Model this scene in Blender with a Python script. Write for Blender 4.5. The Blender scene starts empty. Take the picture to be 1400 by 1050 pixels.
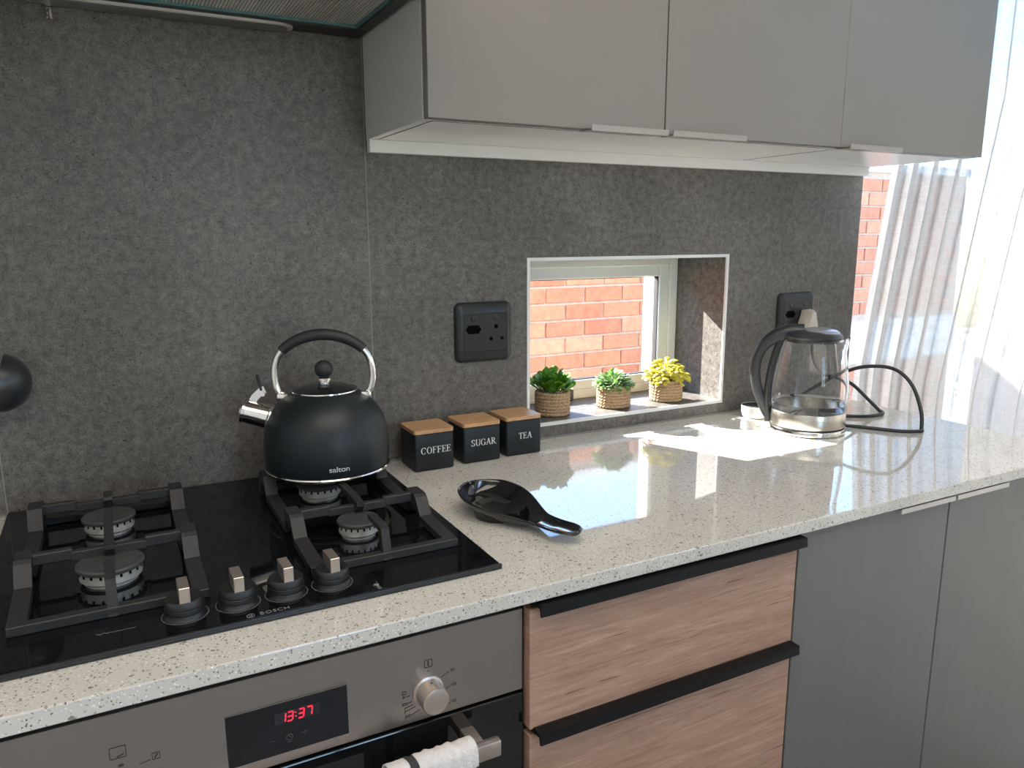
import bpy, bmesh, math, random
from mathutils import Vector, Matrix
PI = math.pi
SC = bpy.context.scene
COL = SC.collection
H = 0.90            # worktop height above the floor; every z below is measured from the worktop top
random.seed(7)

# ------------------------------------------------------------------ camera, sky, sun, daylight, exposure
FWD = Vector((0.45739469, 0.86842047, -0.1914053))
RGT = Vector((0.88450478, -0.46652166, -0.00297361))
UPV = Vector((0.09187706, 0.16793879, 0.98150658))
cam_d = bpy.data.cameras.new('camera')
cam_d.sensor_fit = 'HORIZONTAL'; cam_d.sensor_width = 36.0
cam_d.lens = 1046.7166 / 1400 * 36.0
cam_d.clip_start = 0.02
cam = bpy.data.objects.new('camera', cam_d); COL.objects.link(cam)
mw = Matrix(((RGT.x, UPV.x, -FWD.x, 0.1678), (RGT.y, UPV.y, -FWD.y, -1.3665), (RGT.z, UPV.z, -FWD.z, 0.4266 + H), (0, 0, 0, 1)))
cam.matrix_world = mw
SC.camera = cam

SUN_DIR = Vector((0.46, -1.0, -0.61)).normalized()     # direction the sunlight travels
world = bpy.data.worlds.new('sky'); SC.world = world; world.use_nodes = True
wn = world.node_tree; bg = wn.nodes['Background']
sky = wn.nodes.new('ShaderNodeTexSky'); sky.sky_type = 'NISHITA'; sky.sun_disc = False
sky.sun_elevation = math.radians(29); sky.sun_rotation = math.atan2(-SUN_DIR.x, -SUN_DIR.y)
sky.air_density = 1.0; sky.dust_density = 0.2; sky.ozone_density = 4.0
wn.links.new(sky.outputs[0], bg.inputs[0]); bg.inputs[1].default_value = 1.15

sun_d = bpy.data.lights.new('sun', 'SUN'); sun_d.energy = 34.0; sun_d.angle = math.radians(0.6); sun_d.color = (1.0, 0.95, 0.86)
sun = bpy.data.objects.new('sun', sun_d); COL.objects.link(sun)
sun.rotation_euler = SUN_DIR.to_track_quat('-Z', 'Y').to_euler(); sun.location = (-2, 6, 6)

def area(name, loc, rot, sx, sy, energy, color=(1, 1, 1)):
    d = bpy.data.lights.new(name, 'AREA'); d.shape = 'RECTANGLE'; d.size = sx; d.size_y = sy; d.energy = energy; d.color = color
    o = bpy.data.objects.new(name, d); COL.objects.link(o); o.location = loc; o.rotation_euler = rot
    return o
# assumed lamp at the ceiling, added to fill the room from above
area('ceiling_fill', (0.45, -1.45, 2.49), (0, 0, 0), 1.8, 1.5, 26, (1.0, 0.89, 0.77))

SC.view_settings.view_transform = 'Standard'; SC.view_settings.look = 'None'
SC.view_settings.gamma = 1.0; SC.view_settings.use_curve_mapping = False
SC.view_settings.exposure = 0.22

# ------------------------------------------------------------------ materials
def new_mat(name):
    m = bpy.data.materials.new(name); m.use_nodes = True
    return m, m.node_tree.nodes, m.node_tree.links, m.node_tree.nodes['Principled BSDF']
def mat(name, col, rough=0.5, metal=0.0, spec=0.5, coat=0.0, bump=0.0, bscale=200.0, vary=0.0, vscale=8.0, stretch=(1, 1, 1), emit=None, estr=0.0):
    m, n, l, b = new_mat(name)
    b.inputs['Base Color'].default_value = (*col, 1); b.inputs['Roughness'].default_value = rough
    b.inputs['Metallic'].default_value = metal; b.inputs['Specular IOR Level'].default_value = spec
    b.inputs['Coat Weight'].default_value = coat; b.inputs['Coat Roughness'].default_value = 0.05
    if emit:
        b.inputs['Emission Color'].default_value = (*emit, 1); b.inputs['Emission Strength'].default_value = estr
    if bump or vary:
        tc = n.new('ShaderNodeNewGeometry'); mp = n.new('ShaderNodeMapping'); mp.inputs['Scale'].default_value = stretch
        l.new(tc.outputs['Position'], mp.inputs[0])
    if vary:
        t = n.new('ShaderNodeTexNoise'); t.inputs['Scale'].default_value = vscale; t.inputs['Detail'].default_value = 5
        l.new(mp.outputs[0], t.inputs['Vector'])
        r = n.new('ShaderNodeMapRange'); r.inputs[1].default_value = 0.3; r.inputs[2].default_value = 0.7
        r.inputs[3].default_value = 1 - vary; r.inputs[4].default_value = 1 + vary
        l.new(t.outputs[0], r.inputs[0])
        mx = n.new('ShaderNodeVectorMath'); mx.operation = 'SCALE'; mx.inputs[0].default_value = col
        l.new(r.outputs[0], mx.inputs['Scale']); l.new(mx.outputs[0], b.inputs['Base Color'])
    if bump:
        t2 = n.new('ShaderNodeTexNoise'); t2.inputs['Scale'].default_value = bscale; t2.inputs['Detail'].default_value = 3
        l.new(mp.outputs[0], t2.inputs['Vector'])
        bp = n.new('ShaderNodeBump'); bp.inputs['Strength'].default_value = bump; bp.inputs['Distance'].default_value = 0.002
        l.new(t2.outputs[0], bp.inputs['Height']); l.new(bp.outputs[0], b.inputs['Normal'])
    return m
def ramp(n, stops):
    r = n.new('ShaderNodeValToRGB'); e = r.color_ramp.elements
    while len(e) < len(stops): e.new(0.5)
    for k, (pos, c) in enumerate(stops):
        e[k].position = pos; e[k].color = (*c, 1)
    return r
def concrete_mat():
    m, n, l, b = new_mat('concrete_look_tile')
    g = n.new('ShaderNodeNewGeometry')
    def noise(scale, det, rough=0.6, dist=0.0):
        t = n.new('ShaderNodeTexNoise'); t.inputs['Scale'].default_value = scale; t.inputs['Detail'].default_value = det
        t.inputs['Roughness'].default_value = rough; t.inputs['Distortion'].default_value = dist
        l.new(g.outputs['Position'], t.inputs['Vector']); return t
    a = noise(4.0, 6, 0.65, 0.4); f = noise(70, 8, 0.8); s = noise(420, 3, 0.6)
    r1 = ramp(n, [(0.30, (0.098, 0.091, 0.083)), (0.52, (0.128, 0.119, 0.109)), (0.74, (0.168, 0.157, 0.143))])
    l.new(a.outputs[0], r1.inputs[0])
    r2 = ramp(n, [(0.32, (0.40, 0.40, 0.40)), (0.5, (1.0, 1.0, 1.0)), (0.66, (1.55, 1.53, 1.48))]); l.new(f.outputs[0], r2.inputs[0])
    r3 = ramp(n, [(0.30, (0.55, 0.55, 0.55)), (0.5, (1, 1, 1)), (0.7, (1.32, 1.32, 1.30))]); l.new(s.outputs[0], r3.inputs[0])
    pits = noise(210, 2, 0.5, 0.3); pm = noise(11, 5, 0.65)
    r4 = ramp(n, [(0.30, (0.22, 0.21, 0.20)), (0.38, (1, 1, 1))]); l.new(pits.outputs[0], r4.inputs[0])
    r5 = ramp(n, [(0.42, (0, 0, 0)), (0.56, (1, 1, 1))]); l.new(pm.outputs[0], r5.inputs[0])
    def mul(x, y):
        v = n.new('ShaderNodeMix'); v.data_type = 'RGBA'; v.blend_type = 'MULTIPLY'; v.inputs[0].default_value = 1.0
        l.new(x, v.inputs[6]); l.new(y, v.inputs[7]); return v
    m1 = mul(r1.outputs[0], r2.outputs[0]); m2 = mul(m1.outputs[2], r3.outputs[0])
    m3 = mul(m2.outputs[2], r4.outputs[0]); l.new(r5.outputs[0], m3.inputs[0])
    l.new(m3.outputs[2], b.inputs['Base Color'])
    b.inputs['Roughness'].default_value = 0.42; b.inputs['Specular IOR Level'].default_value = 0.4
    bp = n.new('ShaderNodeBump'); bp.inputs['Strength'].default_value = 0.12; bp.inputs['Distance'].default_value = 0.001
    l.new(f.outputs[0], bp.inputs['Height']); l.new(bp.outputs[0], b.inputs['Normal'])
    return m
def quartz_mat():
    m, n, l, b = new_mat('speckled_quartz')
    g = n.new('ShaderNodeNewGeometry')
    base = (0.56, 0.545, 0.50)
    prev = None
    big = n.new('ShaderNodeTexNoise'); big.inputs['Scale'].default_value = 6; l.new(g.outputs['Position'], big.inputs['Vector'])
    rb = ramp(n, [(0.3, tuple(c * 0.94 for c in base)), (0.7, tuple(c * 1.05 for c in base))]); l.new(big.outputs[0], rb.inputs[0])
    prev = rb.outputs[0]
    for scale, keep, lim, colr, str_ in ((260, 0.86, 0.34, (0.30, 0.27, 0.23), (1.0, 0.6, 1.0)), (380, 0.82, 0.36, (0.40, 0.37, 0.33), (0.7, 1.0, 1.0)), (165, 0.92, 0.27, (0.25, 0.22, 0.18), (0.6, 1.0, 0.8)), (400, 0.90, 0.38, (0.16, 0.14, 0.12), (1, 1, 1)), (420, 0.86, 0.36, (0.78, 0.77, 0.75), (1, 1, 1))):
        mp = n.new('ShaderNodeMapping'); mp.inputs['Scale'].default_value = str_; mp.inputs['Rotation'].default_value = (0.3, 0.2, scale * 0.1)
        l.new(g.outputs['Position'], mp.inputs[0])
        wob = n.new('ShaderNodeTexNoise'); wob.inputs['Scale'].default_value = scale * 1.6; l.new(mp.outputs[0], wob.inputs['Vector'])
        ad = n.new('ShaderNodeMix'); ad.data_type = 'VECTOR'; ad.inputs[0].default_value = 0.0035 if scale < 200 else 0.002
        l.new(mp.outputs[0], ad.inputs[4]); l.new(wob.outputs[1], ad.inputs[5])
        v = n.new('ShaderNodeTexVoronoi'); v.inputs['Scale'].default_value = scale; l.new(ad.outputs[1], v.inputs['Vector'])
        sp = n.new('ShaderNodeSeparateColor'); l.new(v.outputs['Color'], sp.inputs[0])
        gt = n.new('ShaderNodeMath'); gt.operation = 'GREATER_THAN'; gt.inputs[1].default_value = keep; l.new(sp.outputs[0], gt.inputs[0])
        lt = n.new('ShaderNodeMath'); lt.operation = 'LESS_THAN'; lt.inputs[1].default_value = lim; l.new(v.outputs['Distance'], lt.inputs[0])
        an = n.new('ShaderNodeMath'); an.operation = 'MULTIPLY'; l.new(gt.outputs[0], an.inputs[0]); l.new(lt.outputs[0], an.inputs[1])
        mx = n.new('ShaderNodeMix'); mx.data_type = 'RGBA'; l.new(an.outputs[0], mx.inputs[0]); l.new(prev, mx.inputs[6]); mx.inputs[7].default_value = (*colr, 1)
        prev = mx.outputs[2]
    l.new(prev, b.inputs['Base Color']); b.inputs['Roughness'].default_value = 0.04; b.inputs['Specular IOR Level'].default_value = 0.68
    return m
def wood_mat(name, c0, c1, dark, stretch, rough=0.5, crack=0.5):
    m, n, l, b = new_mat(name)
    g = n.new('ShaderNodeNewGeometry'); mp = n.new('ShaderNodeMapping'); mp.inputs['Scale'].default_value = stretch; l.new(g.outputs['Position'], mp.inputs[0])
    t = n.new('ShaderNodeTexNoise'); t.inputs['Scale'].default_value = 9; t.inputs['Detail'].default_value = 8; t.inputs['Roughness'].default_value = 0.62; t.inputs['Distortion'].default_value = 0.9
    l.new(mp.outputs[0], t.inputs['Vector'])
    r = ramp(n, [(0.28, c0), (0.52, tuple((a + d) / 2 for a, d in zip(c0, c1))), (0.72, c1)]); l.new(t.outputs[0], r.inputs[0])
    t3 = n.new('ShaderNodeTexNoise'); t3.inputs['Scale'].default_value = 60; t3.inputs['Detail'].default_value = 4; l.new(mp.outputs[0], t3.inputs['Vector'])
    r3 = ramp(n, [(0.3, (0.86, 0.86, 0.86)), (0.6, (1.05, 1.05, 1.05))]); l.new(t3.outputs[0], r3.inputs[0])
    mm = n.new('ShaderNodeMix'); mm.data_type = 'RGBA'; mm.blend_type = 'MULTIPLY'; mm.inputs[0].default_value = 1.0; l.new(r.outputs[0], mm.inputs[6]); l.new(r3.outputs[0], mm.inputs[7])
    t2 = n.new('ShaderNodeTexNoise'); t2.inputs['Scale'].default_value = 5.2; t2.inputs['Detail'].default_value = 3; t2.inputs['Distortion'].default_value = 0.5
    mp2 = n.new('ShaderNodeMapping'); mp2.inputs['Scale'].default_value = (stretch[0] * 1.3, stretch[1] * 1.3, stretch[2] * 3.2); mp2.inputs['Location'].default_value = (3.1, 1.7, 9.2); l.new(g.outputs['Position'], mp2.inputs[0]); l.new(mp2.outputs[0], t2.inputs['Vector'])
    r2 = ramp(n, [(0.672, (0, 0, 0)), (0.70, (crack, crack, crack))]); l.new(t2.outputs[0], r2.inputs[0])
    mx = n.new('ShaderNodeMix'); mx.data_type = 'RGBA'; l.new(r2.outputs[0], mx.inputs[0]); l.new(mm.outputs[2], mx.inputs[6]); mx.inputs[7].default_value = (*dark, 1)
    l.new(mx.outputs[2], b.inputs['Base Color']); b.inputs['Roughness'].default_value = rough
    return m
def pane_mat(name, tint=(1, 1, 1), gloss=0.06):
    m = bpy.data.materials.new(name); m.use_nodes = True; n = m.node_tree.nodes; l = m.node_tree.links
    n.remove(n['Principled BSDF']); out = n['Material Output']
    t = n.new('ShaderNodeBsdfTransparent'); t.inputs[0].default_value = (*tint, 1)
    g = n.new('ShaderNodeBsdfGlossy'); g.inputs['Roughness'].default_value = 0.0
    f = n.new('ShaderNodeFresnel'); f.inputs[0].default_value = 1.35
    mx = n.new('ShaderNodeMixShader'); l.new(f.outputs[0], mx.inputs[0]); l.new(t.outputs[0], mx.inputs[1]); l.new(g.outputs[0], mx.inputs[2]); l.new(mx.outputs[0], out.inputs[0])
    return m
def glass_mat(name, ior=1.45, col=(1, 1, 1)):
    m, n, l, b = new_mat(name)
    b.inputs['Base Color'].default_value = (*col, 1); b.inputs['Roughness'].default_value = 0.0; b.inputs['IOR'].default_value = ior; b.inputs['Transmission Weight'].default_value = 1.0
    return m
def sheer_mat():
    m = bpy.data.materials.new('sheer_linen'); m.use_nodes = True; n = m.node_tree.nodes; l = m.node_tree.links
    n.remove(n['Principled BSDF']); out = n['Material Output']
    g = n.new('ShaderNodeNewGeometry')
    w = n.new('ShaderNodeTexNoise'); w.inputs['Scale'].default_value = 240; w.inputs['Detail'].default_value = 2
    mp = n.new('ShaderNodeMapping'); mp.inputs['Scale'].default_value = (1, 1, 0.14); l.new(g.outputs['Position'], mp.inputs[0]); l.new(mp.outputs[0], w.inputs['Vector'])
    w2 = n.new('ShaderNodeTexNoise'); w2.inputs['Scale'].default_value = 240; mp2 = n.new('ShaderNodeMapping'); mp2.inputs['Scale'].default_value = (0.14, 0.14, 1); l.new(g.outputs['Position'], mp2.inputs[0]); l.new(mp2.outputs[0], w2.inputs['Vector'])
    a = n.new('ShaderNodeMath'); a.operation = 'ADD'; l.new(w.outputs[0], a.inputs[0]); l.new(w2.outputs[0], a.inputs[1])
    r = n.new('ShaderNodeMapRange'); r.inputs[1].default_value = 0.75; r.inputs[2].default_value = 1.25; r.inputs[3].default_value = 0.78; r.inputs[4].default_value = 0.92; l.new(a.outputs[0], r.inputs[0])
    t = n.new('ShaderNodeBsdfTransparent'); d = n.new('ShaderNodeBsdfDiffuse'); d.inputs[0].default_value = (0.50, 0.495, 0.48, 1)
    tl = n.new('ShaderNodeBsdfTranslucent'); tl.inputs[0].default_value = (0.50, 0.495, 0.48, 1)
    m1 = n.new('ShaderNodeMixShader'); m1.inputs[0].default_value = 0.6; l.new(d.outputs[0], m1.inputs[1]); l.new(tl.outputs[0], m1.inputs[2])
    m2 = n.new('ShaderNodeMixShader'); l.new(r.outputs[0], m2.inputs[0]); l.new(t.outputs[0], m2.inputs[1]); l.new(m1.outputs[0], m2.inputs[2]); l.new(m2.outputs[0], out.inputs[0])
    return m
def vary_mat(name, cols, rough=0.5, sss=0.0, trans=0.0):
    """colour picked per object (leaves, bricks)"""
    m, n, l, b = new_mat(name)
    oi = n.new('ShaderNodeObjectInfo'); r = ramp(n, [(i / (len(cols) - 1), c) for i, c in enumerate(cols)]); l.new(oi.outputs['Random'], r.inputs[0])
    g = n.new('ShaderNodeNewGeometry'); t = n.new('ShaderNodeTexNoise'); t.inputs['Scale'].default_value = 30; t.inputs['Detail'].default_value = 4; l.new(g.outputs['Position'], t.inputs['Vector'])
    mr = n.new('ShaderNodeMapRange'); mr.inputs[1].default_value = 0.3; mr.inputs[2].default_value = 0.7; mr.inputs[3].default_value = 0.82; mr.inputs[4].default_value = 1.15; l.new(t.outputs[0], mr.inputs[0])
    sc = n.new('ShaderNodeVectorMath'); sc.operation = 'SCALE'; l.new(r.outputs[0], sc.inputs[0]); l.new(mr.outputs[0], sc.inputs['Scale'])
    l.new(sc.outputs[0], b.inputs['Base Color']); b.inputs['Roughness'].default_value = rough
    if trans:
        tl = n.new('ShaderNodeBsdfTranslucent'); l.new(sc.outputs[0], tl.inputs[0])
        mx = n.new('ShaderNodeMixShader'); mx.inputs[0].default_value = trans
        l.new(b.outputs[0], mx.inputs[1]); l.new(tl.outputs[0], mx.inputs[2]); l.new(mx.outputs[0], n['Material Output'].inputs[0])
    return m
def steel_mat(name, col, rough, stretch, vary=0.12):
    m, n, l, b = new_mat(name)
    g = n.new('ShaderNodeNewGeometry'); mp = n.new('ShaderNodeMapping'); mp.inputs['Scale'].default_value = stretch; l.new(g.outputs['Position'], mp.inputs[0])
    t = n.new('ShaderNodeTexNoise'); t.inputs['Scale'].default_value = 60; t.inputs['Detail'].default_value = 6; l.new(mp.outputs[0], t.inputs['Vector'])
    mr = n.new('ShaderNodeMapRange'); mr.inputs[1].default_value = 0.3; mr.inputs[2].default_value = 0.7; mr.inputs[3].default_value = rough - vary / 2; mr.inputs[4].default_value = rough + vary / 2
    l.new(t.outputs[0], mr.inputs[0]); l.new(mr.outputs[0], b.inputs['Roughness'])
    b.inputs['Base Color'].default_value = (*col, 1); b.inputs['Metallic'].default_value = 1.0; b.inputs['Anisotropic'].default_value = 0.4
    bp = n.new('ShaderNodeBump'); bp.inputs['Strength'].default_value = 0.05; bp.inputs['Distance'].default_value = 0.0005; l.new(t.outputs[0], bp.inputs['Height']); l.new(bp.outputs[0], b.inputs['Normal'])
    return m

M = {}
M['tile'] = concrete_mat()
M['quartz'] = quartz_mat()
M['wood'] = wood_mat('pale_oak_laminate', (0.30, 0.172, 0.118), (0.50, 0.32, 0.235), (0.12, 0.066, 0.045), (0.8, 0.8, 13.0), 0.5, 0.8)
M['bamboo'] = wood_mat('bamboo', (0.42, 0.235, 0.11), (0.60, 0.37, 0.19), (0.35, 0.19, 0.08), (2.0, 14.0, 2.0), 0.42, 0.2)
M['door_up'] = mat('greige_laminate', (0.200, 0.186, 0.169), 0.38, vary=0.02, vscale=5)
M['door_lo'] = mat('slate_grey_laminate', (0.136, 0.138, 0.132), 0.40, vary=0.03, vscale=3, stretch=(12, 12, 0.6))
M['carcass'] = mat('white_melamine', (0.82, 0.82, 0.80), 0.22, vary=0.01)
M['grey_edge'] = mat('grey_carcass_edge', (0.56, 0.56, 0.52), 0.35, vary=0.02)
M['gap'] = mat('dark_shadow_gap', (0.012, 0.012, 0.012), 0.7, vary=0.1)
M['paint'] = mat('white_wall_paint', (0.72, 0.71, 0.68), 0.7, bump=0.05, bscale=120, vary=0.02)
M['ceil'] = mat('white_ceiling_paint', (0.76, 0.76, 0.74), 0.8, vary=0.02)
M['floor'] = mat('grey_floor_tile', (0.26, 0.25, 0.235), 0.35, vary=0.12, vscale=6)
M['alu_white'] = mat('white_powder_coat', (0.72, 0.73, 0.72), 0.35, vary=0.01)
M['tile_trim'] = mat('pale_grey_joint', (0.24, 0.235, 0.22), 0.35, vary=0.02)
M['plaster'] = mat('white_outside_plaster', (0.80, 0.79, 0.76), 0.85, bump=0.15, bscale=80, vary=0.04)
M['mortar'] = mat('sandy_mortar', (0.40, 0.295, 0.23), 0.9, bump=0.3, bscale=150, vary=0.12, vscale=30)
M['brick'] = vary_mat('orange_face_brick', [(0.44, 0.15, 0.075), (0.52, 0.21, 0.11), (0.40, 0.13, 0.065), (0.56, 0.25, 0.14)], 0.85)
M['paving'] = mat('pale_concrete_paving', (0.46, 0.44, 0.40), 0.9, bump=0.2, bscale=60, vary=0.1)
M['pane'] = pane_mat('window_pane_glass')
M['sheer'] = sheer_mat()
M['hobglass'] = mat('black_hob_glass', (0.004, 0.005, 0.006), 0.03, spec=0.28, vary=0.05)
M['hobtrim'] = mat('dark_grey_hob_edge', (0.030, 0.032, 0.034), 0.35, metal=0.4, vary=0.05)
M['iron'] = mat('matt_cast_iron', (0.019, 0.019, 0.020), 0.55, bump=0.25, bscale=900, vary=0.15, vscale=40)
M['cap'] = mat('enamel_burner_cap', (0.045, 0.046, 0.046), 0.5, bump=0.1, bscale=900, vary=0.15, vscale=60)
M['alu'] = mat('burner_aluminium', (0.72, 0.70, 0.66), 0.36, metal=0.6, bump=0.1, bscale=600, vary=0.15, vscale=90)
M['steel'] = steel_mat('brushed_steel', (0.40, 0.375, 0.35), 0.34, (0.5, 1, 30))
M['knobsteel'] = mat('satin_steel', (0.56, 0.49, 0.44), 0.33, metal=0.9, vary=0.05, vscale=60)
M['chrome'] = mat('polished_chrome', (0.78, 0.75, 0.72), 0.10, metal=1.0, vary=0.02)
M['ketsteel'] = mat('brushed_kettle_band', (0.62, 0.58, 0.51), 0.24, metal=1.0, vary=0.03, vscale=20)
M['ketblack'] = mat('matt_black_enamel', (0.010, 0.0145, 0.0175), 0.40, spec=0.38, bump=0.03, bscale=1500, vary=0.05)
M['lidblack'] = mat('dark_gloss_lid', (0.035, 0.037, 0.040), 0.12, metal=0.5, vary=0.03)
M['rubber'] = mat('soft_black_plastic', (0.016, 0.018, 0.020), 0.55, vary=0.06)
M['knobblack'] = mat('black_control_knob', (0.010, 0.011, 0.012), 0.40, vary=0.05)
M['plastic'] = mat('satin_black_plastic', (0.026, 0.029, 0.032), 0.33, vary=0.04)
M['socket'] = mat('charcoal_socket_plastic', (0.020, 0.0225, 0.025), 0.30, spec=0.4, vary=0.03)
M['hole'] = mat('dark_socket_hole', (0.002, 0.002, 0.002), 0.8, spec=0.05, vary=0.05)
M['gloss_black'] = mat('glossy_black_ceramic', (0.006, 0.006, 0.007), 0.07, coat=0.5, vary=0.05)
M['tin'] = mat('matt_black_tin', (0.011, 0.0145, 0.017), 0.42, spec=0.35, vary=0.05)
M['letter'] = mat('silver_grey_print', (0.74, 0.74, 0.72), 0.4, vary=0.02)
M['letter_dim'] = mat('faint_grey_print', (0.16, 0.165, 0.17), 0.5, vary=0.02)
M['letter_faint'] = mat('very_faint_print', (0.06, 0.062, 0.065), 0.5, vary=0.02)
M['print_dark'] = mat('dark_printed_marking', (0.045, 0.040, 0.038), 0.5, vary=0.02)
M['display'] = mat('black_display_glass', (0.006, 0.007, 0.008), 0.08, vary=0.05)
M['led'] = mat('red_display_digit', (0.5, 0.01, 0.02), 0.5, emit=(1.0, 0.02, 0.05), estr=1.2)
M['rope'] = mat('jute_rope', (0.44, 0.30, 0.175), 0.9, bump=0.5, bscale=900, vary=0.2, vscale=200)
M['soil'] = mat('dark_potting_soil', (0.03, 0.024, 0.016), 0.9, bump=0.5, bscale=300, vary=0.3, vscale=200)
M['leaf_a'] = vary_mat('succulent_leaf', [(0.07, 0.24, 0.025), (0.20, 0.48, 0.03), (0.10, 0.30, 0.05), (0.32, 0.60, 0.05)], 0.35, trans=0.4)
M['leaf_b'] = vary_mat('pale_green_leaf', [(0.20, 0.42, 0.11), (0.50, 0.68, 0.30), (0.14, 0.32, 0.10), (0.62, 0.74, 0.50)], 0.4, trans=0.35)
M['leaf_c'] = vary_mat('yellow_leaf', [(0.66, 0.58, 0.03), (0.80, 0.74, 0.10), (0.55, 0.52, 0.04), (0.80, 0.80, 0.34)], 0.45, trans=0.3)
M['beige'] = mat('beige_plug_plastic', (0.52, 0.48, 0.42), 0.4, vary=0.03)
M['cable'] = mat('black_rubber_cable', (0.012, 0.013, 0.014), 0.4, vary=0.05)
M['kglass'] = glass_mat('kettle_glass', 1.28)
M['water'] = glass_mat('water', 1.10, (0.97, 0.99, 1.0))
M['lidgrey'] = mat('silver_grey_plastic', (0.33, 0.34, 0.36), 0.28, metal=0.3, vary=0.03)
M['handle_in'] = mat('grey_handle_inlay', (0.30, 0.31, 0.33), 0.35, vary=0.03)
M['whiteplastic'] = mat('white_gloss_plastic', (0.74, 0.77, 0.76), 0.2, vary=0.02)
M['blackalu'] = mat('black_handle_profile', (0.004, 0.0045, 0.005), 0.5, spec=0.25, vary=0.05)
M['palealu'] = mat('pale_aluminium_pull', (0.50, 0.485, 0.46), 0.35, metal=0.5, vary=0.03)
M['whitepull'] = mat('pale_metal_pull', (0.30, 0.285, 0.265), 0.35, vary=0.02)
M['towel'] = mat('white_cotton_towel', (0.66, 0.64, 0.63), 0.95, bump=0.9, bscale=420, vary=0.08, vscale=90)
M['towel_dark'] = mat('charcoal_towel_stripe', (0.04, 0.04, 0.045), 0.95, bump=0.9, bscale=420, vary=0.1)
M['ovenglass'] = mat('black_oven_glass', (0.005, 0.006, 0.0065), 0.06, coat=0.2, vary=0.05)
M['film'] = mat('teal_film_edge', (0.10, 0.24, 0.26), 0.3, metal=0.2, vary=0.05)
M['mesh'] = mat('grey_filter_mesh', (0.62, 0.60, 0.54), 0.45, metal=0.3, vary=0.05)
M['hoodsteel'] = mat('dark_hood_steel', (0.035, 0.035, 0.034), 0.45, spec=0.3, vary=0.05)
M['lens'] = mat('smoked_light_lens', (0.13, 0.13, 0.125), 0.3, vary=0.04)
M['lamp_trim'] = mat('satin_hood_trim', (0.60, 0.59, 0.56), 0.3, metal=0.3, vary=0.04)

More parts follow.
